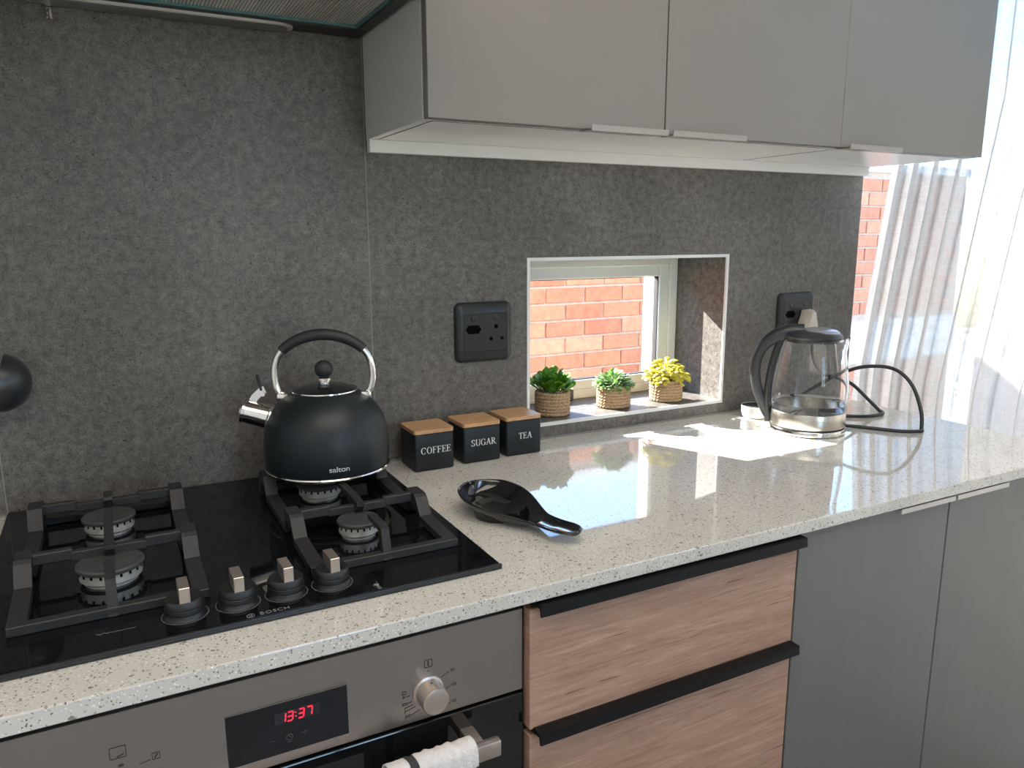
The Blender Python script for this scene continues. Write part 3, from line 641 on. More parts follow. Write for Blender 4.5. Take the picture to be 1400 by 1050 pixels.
mk.box(0.4670, 0.4686, Y0, Y1, -0.0882, -0.0866)
for lab, x, z, ax, az in (('50', 0.499, -0.0945, 0.484, -0.1005), ('100', 0.500, -0.1145, 0.490, -0.1180), ('150', 0.500, -0.1370, 0.486, -0.1400)):
    mtext(lab, x, z, 0.0052); mline(x - 0.0045, z - 0.001, ax, az)
for lab, x, z, ax, az in (('250', 0.437, -0.1225, 0.446, -0.121), ('200', 0.440, -0.1390, 0.456, -0.1345)):
    mtext(lab, x, z, 0.0052); mline(x + 0.0045, z, ax, az)
mline(0.4365, -0.1265, 0.4365, -0.1345); mline(0.4365, -0.1275, 0.4475, -0.1255); mline(0.4365, -0.1325, 0.4500, -0.1290)
mrect(0.434, -0.1095, 0.4385, -0.1055); mk.box(0.4345, 0.4370, Y0, Y1, -0.1140, -0.1115); mline(0.439, -0.1130, 0.4435, -0.1125)
mrect(0.128, -0.087, 0.1425, -0.0745, 0.0008); mline(0.134, -0.0855, 0.141, -0.0835, 0.001)
mk.box(0.1345, 0.1395, Y0, Y1, -0.097, -0.0945); mrect(0.1655, -0.0995, 0.1725, -0.0925); mline(0.1675, -0.098, 0.1705, -0.094, 0.0016); mline(0.1535, -0.1005, 0.1640, -0.0985)
part('panel_markings', mk, 'print_dark', cp)['kind'] = 'stuff'
od = part('oven_door', MB().box(0.0, 0.5965, OY - 0.002, OY + 0.020, -0.740, -0.1535, 0.0015, 2), 'ovenglass', ov)
b = MB(); b.box(0.058, 0.541, OY - 0.050, OY - 0.038, -0.195, -0.173, 0.0025, 2)
for x in (0.085, 0.515): b.box(x - 0.009, x + 0.009, OY - 0.040, OY - 0.0015, -0.191, -0.177, 0.001, 1)
part('door_handle', b, 'knobsteel', od, 40)
part('plinth', MB().box(0.0, 0.5965, FY + 0.06, FY + 0.075, -0.90, -0.85), 'gap', ov)
# towel folded over the oven door handle
def towel_strip(x0, x1, seed):
    rnd = random.Random(seed); NU = max(4, int((x1 - x0) / 0.004)); path = []
    yc = OY - 0.044
    for k in range(12): path.append((yc + 0.012, -0.44 + k * 0.0215))
    for k in range(9):
        a = PI * k / 8; path.append((yc + 0.0125 * math.cos(a), -0.184 + 0.0205 * (abs(math.sin(a)) ** 0.6)))
    for k in range(18): path.append((yc - 0.0125, -0.200 - k * 0.0165))
    vs, fs = [], []
    for i in range(NU + 1):
        x = x0 + (x1 - x0) * i / NU
        for j, (y, z) in enumerate(path):
            wob = 0.0013 * math.sin(x * 420 + j * 0.15) + 0.0009 * math.sin(x * 900 + j * 0.4 + 1)
            sgn = -1 if j > 15 else 1
            vs.append((x + 0.002 * math.sin(j * 0.35 + seed), y + sgn * (0.0015 + wob * (0.4 if sgn > 0 else 1.0)), z + (abs(wob) * 1.2 if 11 < j < 21 else 0)))
    n = len(path)
    for i in range(NU):
        for j in range(n - 1): fs.append((i * n + j, i * n + j + 1, (i + 1) * n + j + 1, (i + 1) * n + j))
    return MB().add(vs, fs)
tw = thing('kitchen_towel', 'white cotton towel with charcoal stripes folded over the oven handle', 'towel', (0.455, OY - 0.044, -0.48))
part('cloth', towel_strip(0.431, 0.504, 1), 'towel', tw, 180)
part('stripe', towel_strip(0.421, 0.4312, 1), 'towel_dark', tw, 180)
part('cloth', towel_strip(0.398, 0.4212, 1), 'towel', tw, 180)
b = MB(); vs = []
for k in range(12):
    x = 0.486 + 0.019 * k / 11; z = -0.199 + 0.010 * k / 11; vs += [(x, OY - 0.0600, z), (x, OY - 0.0600, z - 0.012)]
b.add(vs, [(2 * k, 2 * k + 1, 2 * k + 3, 2 * k + 2) for k in range(11)]); part('stripe', b, 'towel_dark', tw)
for q in tw.children:
    md = q.modifiers.new('thickness', 'SOLIDIFY'); md.thickness = 0.0016; md.offset = 0

# ------------------------------------------------------------------ upper cabinets, hood
UY, UZ = -0.294, 0.592
def upper(label, x0, x1, doors, pulls, side):
    t = thing('wall_cabinet', label, 'cabinet', ((x0 + x1) / 2, -0.15, UZ))
    b = MB(); th = 0.016
    b.box(x0 + 0.0004, x1 - 0.0004, UY + 0.0195, -0.001, UZ - 0.0006, UZ - 0.0001); b.box(x0 + th, x1 - th, UY + 0.020, -0.001, UZ + 0.002, UZ + 0.016); b.box(x0 + th, x1 - th, UY + 0.020, -0.001, 1.26, 1.276); b.box(x0 + th, x1 - th, -0.008, -0.001, UZ + 0.016, 1.26)
    part('carcass', b, 'carcass', t)
    part('joint_shade', MB().box(x0 + 0.016, x0 + 0.0175, UY + 0.024, -0.0185, UZ - 0.0010, UZ - 0.0005).box(x0 + 0.0175, x1 - 0.001, UY + 0.024, UY + 0.0252, UZ - 0.0010, UZ - 0.0005), 'gap', t)  # dark strips paint the shade of the joints on the underside
    for xa in ((x0, x0 + th), (x1 - th, x1)): part('side_panel', MB().box(xa[0], xa[1], UY + 0.020, -0.001, UZ, 1.276, 0.0006, 1), 'grey_edge', t)
    for (d0, d1), (p0, p1) in zip(doors, pulls):
        d = part('door', MB().box(d0, d1, UY, UY + 0.018, UZ, 1.276, 0.0008, 1), 'door_up', t)
        part('pull', MB().prism([(UY - 0.0165, UZ - 0.0045), (UY - 0.0165, UZ + 0.005), (UY - 0.0145, UZ + 0.005), (UY - 0.0145, UZ - 0.0025), (UY + 0.018, UZ - 0.0005), (UY + 0.018, UZ - 0.0025)], p0, p1, 'x'), 'whitepull', d, label='pale metal edge pull')
    return t
upper('greige two-door wall cabinet beside the extractor hood', 0.5975, 1.4555, [(0.5985, 1.0245), (1.0270, 1.4562)], [(0.868, 1.021), (1.0315, 1.196)], 1)
upper('greige single-door wall cabinet against the curtain', 1.4565, 1.908, [(1.4568, 1.9110)], [(1.466, 1.620)], 0)
struct('trim_1', MB().box(0.5985, 1.9010, -0.018, -0.0008, 0.5695, UZ - 0.0005, 0.001, 1), 'carcass', 'white batten under the wall cabinets')

hd = thing('extractor_hood', 'dark steel extractor hood with mesh filter over the hob', 'extractor hood', (0.29, -0.2, 0.758))
b = MB(); b.box(-0.30, 0.592, -0.050, -0.001, 0.758, 0.80, 0.001, 1); b.box(0.574, 0.592, -0.480, -0.050, 0.758, 0.80, 0.001, 1); b.box(-0.30, 0.02, -0.480, -0.050, 0.764, 0.80); b.box(-0.30, 0.592, -0.500, -0.480, 0.758, 0.80)
b.box(-0.30, 0.592, -0.500, -0.001, 0.80, 0.83); b.box(0.14, 0.45, -0.30, -0.02, 0.83, ZC)
part('housing', b, 'hoodsteel', hd)
b = MB(); b.box(0.02, 0.574, -0.054, -0.050, 0.7615, 0.774); b.box(0.570, 0.574, -0.480, -0.054, 0.7615, 0.774); b.box(0.02, 0.574, -0.480, -0.476, 0.7615, 0.774)
part('filter_frame', b, 'film', hd, label='teal filmed edge of the filter')
fm = MB()
for k in range(110): x = 0.024 + k * 0.00497; fm.box(x, x + 0.0034, -0.476, -0.054, 0.7655, 0.7685)
o = part('filter_mesh', fm, 'mesh', hd); o['kind'] = 'stuff'
part('filter_backing', MB().box(0.02, 0.570, -0.476, -0.054, 0.770, 0.774), 'mesh', hd)
# rounded metal trim on the rear strip
def stadium(x0, x1, y0, y1, n=12):
    r = (y1 - y0) / 2; ym = (y0 + y1) / 2; P = []
    for k in range(n + 1): a = -PI / 2 + PI * k / n; P.append((x1 - r * 1.6 + 1.6 * r * math.cos(a), ym + r * math.sin(a)))
    for k in range(n + 1): a = PI / 2 + PI * k / n; P.append((x0 + r * 1.6 + 1.6 * r * math.cos(a), ym + r * math.sin(a)))
    return P
lt = part('light_trim', MB().prism(stadium(0.10, 0.474, -0.0475, -0.0040), 0.754, 0.7585, 'z'), 'lamp_trim', hd)
part('light_lens', MB().prism(stadium(0.108, 0.4655, -0.0440, -0.0072), 0.7525, 0.7545, 'z'), 'lens', lt)
# ------------------------------------------------------------------ gas hob
hob = thing('gas_hob', 'black glass gas hob with four burners set on the worktop', 'hob', (0.295, -0.272, 0.0))
HB0, HB1 = -0.537, -0.009
part('glass_plate', MB().box(0.002, 0.588, HB0 + 0.004, HB1, 0.0045, 0.0075, 0.001, 2), 'hobglass', hob)
part('edge_band', MB().box(0.0, 0.590, HB0, HB1 + 0.001, 0.0004, 0.0050, 0.0016, 2).box(0.0, 0.59, HB0, HB0 + 0.0045, 0.004, 0.0074, 0.0012, 2), 'hobtrim', hob)
ZP = 0.0075
def burner(x, y, r):
    T = Matrix.Translation((x, y, ZP))
    bo = part('burner', MB().lathe([(0, 0), (r * 0.80, 0), (r * 0.80, 0.0035), (r * 0.86, 0.0040), (r * 0.92, 0.0060), (r * 0.93, 0.0175), (r * 0.80, 0.0180), (0, 0.0180)], 48, T), 'alu', hob, 30)
    b = MB(); n = 20
    for k in range(n):
        a = 2 * PI * k / n
        b.box(r * 0.84, r * 0.945, -r * 0.035, r * 0.035, 0.0135, 0.0177, mtx=T @ Matrix.Rotation(a, 4, 'Z'))
    part('flame_slots', b, 'hole', bo)
    part('burner_cap', MB().lathe([(0, 0.0178), (r * 0.97, 0.0178), (r, 0.0192), (r, 0.0222), (r * 0.96, 0.0240), (r * 0.7, 0.0246), (0, 0.0248)], 48, T), 'cap', bo, 30)
    part('igniter', MB().lathe([(0, 0), (0.0022, 0), (0.0022, 0.012), (0.0012, 0.015), (0, 0.015)], 8, T @ Matrix.Translation((r * 0.8, r * 0.78, 0))), 'whiteplastic', bo)
burner(0.141, -0.165, 0.0352); burner(0.141, -0.345, 0.0385); burner(0.455, -0.350, 0.0300); burner(0.447, -0.160, 0.036)
def pan_support(x0, x1):
    """low rails all round, humps at the rear and middle cross bars, prongs pointing at the burners"""
    xm = (x0 + x1) / 2; b = MB(); W = 0.0185
    for x in (x0 + W / 2, x1 - W / 2):
        pr = [(-0.094, ZP), (-0.094, 0.012), (-0.104, 0.044), (-0.106, 0.0475), (-0.142, 0.0475), (-0.160, 0.0215), (-0.296, 0.0205), (-0.302, 0.0475), (-0.336, 0.0475), (-0.342, 0.0440), (-0.360, 0.0215), (-0.452, 0.0180), (-0.456, 0.015), (-0.456, 0.0078),
              (-0.360, 0.0105), (-0.345, 0.0300), (-0.309, 0.0330), (-0.303, 0.0105), (-0.160, 0.0105), (-0.146, 0.0310), (-0.116, 0.0310), (-0.108, ZP)]
        b.prism(pr, x - W / 2, x + W / 2, 'x')
    q = (x1 - x0) * 0.30
    for y in (-0.124, -0.320):
        for xa, xb in ((x0 + W * 0.5, x0 + q), (x1 - q, x1 - W * 0.5)): b.box(xa, xb, y - 0.006, y + 0.006, 0.0330, 0.0470, 0.0015, 1)
        b.box(x0 + q - 0.003, x1 - q + 0.003, y - 0.0055, y + 0.0055, 0.0310, 0.0425, 0.001, 1)
    b.box(x0, x1, -0.4572, -0.444, 0.0076, 0.0186, 0.001, 1)
    b.box(x0 + W * 0.5, x1 - W * 0.5, -0.103, -0.095, 0.0085, 0.0180, 0.001, 1)
    w = 0.0055
    def prong(poly): b.prism(poly, xm - w, xm + w, 'x')
    prong([(-0.458, 0.0085), (-0.446, 0.0085), (-0.436, 0.0425), (-0.392, 0.0440), (-0.390, 0.0500), (-0.436, 0.0515), (-0.448, 0.0490)])
    prong([(-0.327, 0.031), (-0.313, 0.031), (-0.275, 0.045), (-0.202, 0.045), (-0.200, 0.0500), (-0.300, 0.0520), (-0.316, 0.0515), (-0.340, 0.0500), (-0.340, 0.0440)])
    prong([(-0.131, 0.031), (-0.117, 0.031), (-0.112, 0.048), (-0.116, 0.0520), (-0.140, 0.0500), (-0.142, 0.0455)])
    return part('pan_support', b, 'iron', hob)
pan_support(0.040, 0.243); pan_support(0.362, 0.563)
def hob_knob(x, y, ang):
    T = Matrix.Translation((x, y, ZP)) @ Matrix.Rotation(ang, 4, 'Z')
    k = part('control_knob', MB().lathe([(0, 0), (0.0235, 0), (0.0235, 0.0010), (0.0222, 0.0025), (0.0215, 0.0055), (0.0205, 0.0062), (0.0215, 0.0072), (0.0212, 0.0118), (0.0203, 0.0125), (0.0212, 0.0135), (0.0208, 0.0190), (0.0190, 0.0215), (0, 0.0222)], 48, T), 'knobblack', hob, 35)
    part('grip', MB().box(-0.0058, 0.0058, -0.0185, 0.0150, 0.0195, 0.0390, 0.0006, 1, T), 'knobsteel', k)
    part('dial_ring', MB().lathe([(0.0243, 0.0001), (0.0250, 0.0001), (0.0250, 0.0003), (0.0243, 0.0003)], 40, T, True), 'letter_dim', k)
for x, a in ((0.213, 0.0), (0.270, 0.02), (0.325, 0.03), (0.380, 0.03)): hob_knob(x, -0.488, a)
def flat(mb, x, y, z, sx=1.0): return MB().add([(a * sx + x, c + y, z - b_) for a, b_, c in mb.v], mb.f)
lg = flat(text_mesh('BOSCH', 0.0095, 0.0002, 1.05), 0.3040, -0.5275, ZP + 0.0003, 1.05)
T0 = Matrix.Translation((0.2775, -0.5275, ZP))
lg.lathe([(0.0038, 0.0001), (0.0046, 0.0001), (0.0046, 0.0005), (0.0038, 0.0005)], 24, T0, True)
for dx in (-0.0017, 0.0011): lg.box(dx, dx + 0.0007, -0.0028, 0.0028, 0.0001, 0.0005, mtx=T0)
lg.box(-0.0017, 0.0017, -0.0003, 0.0003, 0.0001, 0.0005, mtx=T0)
part('maker_lettering', lg, 'letter_dim', hob)
sq = []
for k in range(90):
    t = k / 89; amp = 0.0019 * (1 - 0.72 * min(1, t * 1.9)); sq.append((0.124 + 0.038 * t + 0.0010 * math.sin(34 * t), -0.4945 + amp * math.sin(36 * t + 1.0) * (1.0 if t < 0.75 else 0.15), ZP + 0.0003))
part('script_lettering', MB().bar(sq, 0.0005, 0.0003), 'letter_dim', hob)

# ------------------------------------------------------------------ stove-top kettle
kx, ky, kz = 0.466, -0.149, 0.0522
kt = thing('whistling_kettle', 'matt black whistling kettle with chrome handle standing on the hob', 'kettle', (kx, ky, kz))
th_k = math.atan2(0.2335, -0.9724) - 0.10      # direction of the spout
KT = Matrix.Rotation(th_k, 4, 'Z')              # local +x points along the spout
def kpart(n, mb, m, par=None, smooth=35, label=None):
    mb.v = [tuple(KT @ Vector(p)) for p in mb.v]
    return part(n, mb, m, par or kt, smooth, world=False, label=label)
kpart('body', MB().lathe([(0, 0.0035), (0.094, 0.0035), (0.0975, 0.006), (0.0985, 0.012), (0.1000, 0.022), (0.1007, 0.036), (0.1000, 0.052), (0.0975, 0.068), (0.0925, 0.084), (0.0850, 0.098), (0.0755, 0.110), (0.0650, 0.1195), (0.0565, 0.1255), (0.0530, 0.1280), (0.0515, 0.1285), (0.0515, 0.126), (0.0, 0.126)], 72), 'ketblack', smooth=50)
kpart('base_rim', MB().lathe([(0, 0.0), (0.090, 0.0), (0.0965, 0.0008), (0.0995, 0.0028), (0.1002, 0.0050), (0.0992, 0.0068), (0.0962, 0.0060), (0, 0.0030)], 72), 'chrome')
lid = kpart('lid', MB().lathe([(0.0512, 0.1275), (0.0520, 0.1292), (0.0508, 0.1303), (0.0500, 0.1296), (0.0440, 0.1330), (0.0330, 0.1368), (0.0180, 0.1394), (0.0, 0.1400)], 56), 'lidblack', smooth=60)
kpart('lid_rim', MB().lathe([(0.0508, 0.1285), (0.0530, 0.1288), (0.0526, 0.1306), (0.0510, 0.1304)], 56, None, True), 'chrome', lid)
kpart('knob_collar', MB().lathe([(0, 0.1392), (0.0085, 0.1392), (0.0085, 0.1440), (0.0110, 0.1448), (0.0110, 0.1488), (0.0085, 0.1496), (0, 0.1496)], 28), 'chrome', lid)
kpart('lid_knob', MB().lathe([(0, 0.1490)] + [(0.0148 * math.sin(PI * k / 16), 0.1630 - 0.0145 * math.cos(PI * k / 16)) for k in range(2, 16)] + [(0, 0.1775)], 32), 'rubber', lid, 60)
# handle: an arch in the spout plane
def hpt(a): return (0.0775 * math.cos(a) * (1.0 + 0.05 * math.sin(2 * a) ** 2), 0, 0.153 + 0.0660 * math.sin(a) if a > 0 and a < PI else 0.153 + 0.06 * math.sin(a))
arc_ = [hpt(math.radians(-32 + 244 * k / 60)) for k in range(61)]
arc_ = [(x * (0.93 if k in (0, 60) else 1), y, z) for k, (x, y, z) in enumerate(arc_)]
hn = kpart('handle', MB().tube(arc_, 0.0056, 12), 'chrome', smooth=60)
gr = [hpt(math.radians(38 + 104 * k / 30)) for k in range(31)]
kpart('handle_grip', MB().tube(gr, [0.0082 + 0.0012 * math.sin(PI * k / 30) for k in range(31)], 16), 'rubber', hn, 50)
for s in (-1, 1): kpart('handle_mount', MB().box(s * 0.066 - 0.009, s * 0.066 + 0.009, -0.0085, 0.0085, 0.1135, 0.1255, 0.003, 2, Matrix.Rotation(0, 4, 'Y')), 'chrome', hn)
# spout with whistle and its lever
ax = Vector((math.cos(math.radians(17)), 0, math.sin(math.radians(17)))); A = Vector((0.076, 0, 0.0825))
def along(d): return tuple(A + ax * d)
sp = kpart('spout', MB().tube([along(0), along(0.014), along(0.016), along(0.052), along(0.0525), along(0.056), along(0.0562), along(0.060)], [0.0215, 0.0215, 0.0198, 0.0188, 0.0200, 0.0200, 0.0155, 0.0130], 28), 'chrome', smooth=35)
b = MB(); upn = Vector((-ax.z, 0, ax.x)); p0 = A + ax * 0.045 + upn * 0.0185
pts = [p0, p0 + upn * 0.008 - ax * 0.002, p0 + upn * 0.020 - ax * 0.009, p0 + upn * 0.024 - ax * 0.014]
b.bar(pts, 0.012, 0.0022, (0, 1, 0))
b.lathe([(0, -0.007), (0.0036, -0.007), (0.0036, 0.007), (0, 0.007)], 14, Matrix.Translation(p0 + upn * 0.017 - ax * 0.013) @ RX)
lv = kpart('whistle_lever', b, 'chrome', sp)
q0 = pts[2]
kpart('lever_tip', MB().tube([q0 + upn * 0.001, q0 + Vector((0.002, 0, 0.012)), q0 + Vector((0.005, 0, 0.027))], [0.0022, 0.0027, 0.0023], 10), 'rubber', sp)
# lettering wrapped on the body
tx = text_mesh('salton', 0.0120, 0.0002, 0.95); ob = MB()
a0 = math.atan2(-1.22, -0.30) + 0.165      # direction towards the viewer, turned a little
def body_r(z):
    P = [(0.0985, 0.012), (0.1000, 0.022), (0.1007, 0.036), (0.1000, 0.052)]
    for (r0, z0), (r1, z1) in zip(P[:-1], P[1:]):
        if z0 <= z <= z1: return r0 + (r1 - r0) * (z - z0) / (z1 - z0)
    return 0.1
vs = []
for x, y, z in tx.v:
    zz = z + 0.0225; r = body_r(zz) + 0.0003 - y; a = a0 + x * 1.18 / 0.1; vs.append((r * math.cos(a), r * math.sin(a), zz))
ob.add(vs, tx.f); part('maker_lettering', ob, 'letter', kt, world=False)

# ------------------------------------------------------------------ canisters
def canister(word, label, x, y, rz):
    t = thing('storage_canister', label, 'canister', (x, y, 0.0), rz, 'canisters by the window')
    h = 0.0385
    part('body', MB().box(-h, h, -h, h, 0.0003, 0.0710, 0.004, 3), 'tin', t, 40, world=False)
    lidp = [(a, b_) for a, b_ in [(sx * (h + 0.0008 - 0.006) + 0.006 * math.cos(q), sy * (h + 0.0008 - 0.006) + 0.006 * math.sin(q)) for sx, sy, q0 in ((1, 1, 0), (-1, 1, PI / 2), (-1, -1, PI), (1, -1, 1.5 * PI)) for q in [q0 + PI / 2 * k / 5 for k in range(6)]]]
    part('lid', MB().prism(lidp, 0.0712, 0.0780, 'z'), 'bamboo', t, world=False, label='bamboo lid')
    tb = serif_text(word, 0.0125); tb.v = [(a * 1.12 + 0.0025, b_ - h - 0.0002, c + 0.0395) for a, b_, c in tb.v]
    part('lettering', tb, 'letter', t, world=False)
canister('COFFEE', 'black canister lettered COFFEE with bamboo lid, beside the hob', 0.6745, -0.0605, 0.0)
canister('SUGAR', 'black canister lettered SUGAR with bamboo lid, between COFFEE and TEA', 0.7745, -0.0545, 0.0)
canister('TEA', 'black canister lettered TEA with bamboo lid, beside the window niche', 0.8680, -0.0490, 0.0)

# ------------------------------------------------------------------ spoon rest
def spoon_rest():
    c0 = Vector((0.6575, -0.2905)); dirv = Vector((0.255, -0.967)).normalized(); nv = Vector((-dirv.y, dirv.x)); Lg = 0.236
    NS, NC = 48, 20; top = []
    def hw(s):
        x = s * Lg
        bowl = 0.0545 * math.sqrt(max(0.0, 1 - ((x - 0.064) / 0.064) ** 2)) if x < 0.064 else 0
        if x < 0.064: return bowl
        k = [(0.064, 0.0545), (0.088, 0.0500), (0.110, 0.0410), (0.132, 0.0305), (0.152, 0.0230), (0.172, 0.0200), (0.195, 0.0205), (0.212, 0.0205), (0.224, 0.0170), (0.232, 0.0105), (0.236, 0.0)]
        for (a, ya), (b_, yb) in zip(k[:-1], k[1:]):
            if a <= x <= b_:
                t = (x - a) / (b_ - a); return ya + (yb - ya) * t
        return 0
    def rim(s):
        x = s * Lg; return 0.0372 - 0.017 * min(1, max(0, (x - 0.03) / 0.12)) + 0.003 * max(0, (x - 0.19) / 0.046)
    def dep(s):
        x = s * Lg
        if x < 0.150: return 0.026 * math.sqrt(max(0, 1 - ((x - 0.066) / 0.088) ** 2)) * 0.95 + 0.003
        return 0.0065
    vs, fs = [], []
    for i in range(NS + 1):
        s = 0.5 - 0.5 * math.cos(PI * (0.002 + 0.996 * i / NS)); w = max(hw(s), 0.0015)
        for j in range(NC + 1):
            u = -1 + 2 * j / NC; p = c0 + dirv * (s * Lg) + nv * (u * w)
            z = rim(s) - min(dep(s), w * 0.9) * (1 - abs(u) ** 2.6)
            vs.append((p.x, p.y, z))
    for i in range(NS):
        for j in range(NC):
            a = i * (NC + 1) + j; fs.append((a, a + 1, a + NC + 2, a + NC + 1))
    b = MB().add(vs, fs)
    foot = MB().lathe([(0.030, 0.0003), (0.039, 0.0003), (0.041, 0.0145), (0.033, 0.0098)], 40, Matrix.Translation((0.676, -0.358, 0)), True)
    t = thing('spoon_rest', 'glossy black spoon rest lying on the worktop beside the hob', 'spoon rest', (0.676, -0.358, 0.0))
    o = part('dish', b, 'gloss_black', t, 80)
    md = o.modifiers.new('thickness', 'SOLIDIFY'); md.thickness = 0.0034; md.offset = -1
    bv = o.modifiers.new('soft', 'SUBSURF'); bv.levels = 1; bv.render_levels = 1
    part('foot', foot, 'gloss_black', t, 40)
spoon_rest()

# ------------------------------------------------------------------ plants in rope baskets
def rope_ring(R, a, turns=28, NU=230, NV=10):
    vs, fs = [], []
    for i in range(NU):
        th = 2 * PI * i / NU
        for j in range(NV):
            ph = 2 * PI * j / NV; r = a * (0.66 + 0.50 * abs(math.cos(ph - turns * th / 2)))
            vs.append(((R + r * math.cos(ph)) * math.cos(th), (R + r * math.cos(ph)) * math.sin(th), r * math.sin(ph)))
    for i in range(NU):
        for j in range(NV): fs.append((i * NV + j, i * NV + (j + 1) % NV, ((i + 1) % NU) * NV + (j + 1) % NV, ((i + 1) % NU) * NV + j))
    return MB().add(vs, fs)
ring_me = rope_ring(0.0352, 0.0042).mesh('rope_coil', 60); ring_me.materials.append(M['rope'])
def leaf_mesh(L, W, T, cup, curl, pts=7, tipw=0.75):
    vs, fs = [], []
    for i in range(pts + 1):
        s = 1 - (1 - i / pts) ** 1.5; w = W * (math.sin(PI * s ** tipw) ** 0.62 if 0 < s < 1 else 0) + 0.0005
        z = L * s * math.cos(curl * s * 0.5); x = L * math.sin(curl * s * 0.5) * s
        vs += [(x + cup * w, -w, z), (x - T * 0.3, 0, z), (x + cup * w, w, z), (x + T, 0, z)]
    for i in range(pts):
        a = i * 4
        for k in range(4): fs.append((a + k, a + (k + 1) % 4, a + 4 + (k + 1) % 4, a + 4 + k))
    fs.append((0, 1, 2, 3)); fs.append(tuple(pts * 4 + k for k in (3, 2, 1, 0)))
    return MB().add(vs, fs).mesh('leaf', 60)
def plant(label, x, y, leafm, lmesh, leaves, rz=0.0):
    t = thing('potted_plant', label, 'potted plant', (x, y, WZ0 + 0.0002), rz, 'small plants on the window sill')
    pot = part('basket', MB().lathe([(0, 0.0), (0.0335, 0.0), (0.0345, 0.002), (0.0345, 0.050), (0.0320, 0.050), (0.0320, 0.044), (0, 0.044)], 40), 'rope', t, 40, world=False)
    for k in range(7):
        o = bpy.data.objects.new('rope_coil', ring_me); COL.objects.link(o); o.parent = pot; o.location = (0, 0, 0.0047 + 0.0073 * k); o.rotation_euler = (0, 0, k * 0.7 + x * 9)
    part('soil', MB().lathe([(0, 0.047), (0.0318, 0.0445), (0.0318, 0.0435), (0, 0.0435)], 30), 'soil', t, world=False)
    for (px, py, pz, tilt, az, sc, roll) in leaves:
        o = bpy.data.objects.new('leaf', lmesh); COL.objects.link(o); o.parent = t
        o.location = (px, py, pz); o.scale = (sc,) * 3
        o.rotation_euler = (Matrix.Rotation(az, 3, 'Z') @ Matrix.Rotation(tilt, 3, 'Y') @ Matrix.Rotation(roll, 3, 'Z')).to_euler()
    return t
rn = random.Random(3)
def scatter(n, rad, hgt, tilt_max, smin, smax, z0=0.042, droop=0.0, fall=0.5):
    out = []
    for k in range(n):
        f = math.sqrt((k + 0.5) / n); a = k * 2.39996 + rn.uniform(-0.3, 0.3)
        stem = rn.uniform(0.0, 1.0)
        tl = tilt_max * f * rn.uniform(0.75, 1.15) - droop * stem
        out.append((rad * f * math.cos(a), rad * f * math.sin(a), z0 + hgt * (0.25 + 0.75 * stem) * (1 - fall * f * f), tl, a, rn.uniform(smin, smax), rn.uniform(-0.6, 0.6)))
    return out
la = leaf_mesh(0.030, 0.0084, 0.0022, 0.25, 0.35, 9, 1.9); la.materials.append(M['leaf_a'])
lb = leaf_mesh(0.0165, 0.0046, 0.0010, 0.3, 0.8, 6, 1.3); lb.materials.append(M['leaf_b'])
lc = leaf_mesh(0.0185, 0.0052, 0.0008, 0.75, 1.6, 7, 1.3); lc.materials.append(M['leaf_c'])
plant('dark green succulent with paddle leaves in a rope basket on the sill', 1.0235, 0.0656, 'leaf_a', la, scatter(105, 0.031, 0.036, 0.75, 0.8, 1.1, fall=0.35))
plant('pale green small-leaved plant in a rope basket on the sill', 1.1881, 0.0649, 'leaf_b', lb, scatter(280, 0.037, 0.036, 1.3, 0.75, 1.1, fall=0.7))
plant('yellow curly-leaved plant in a rope basket on the sill', 1.3391, 0.0614, 'leaf_c', lc, scatter(240, 0.044, 0.052, 1.2, 0.7, 1.1, fall=0.55))

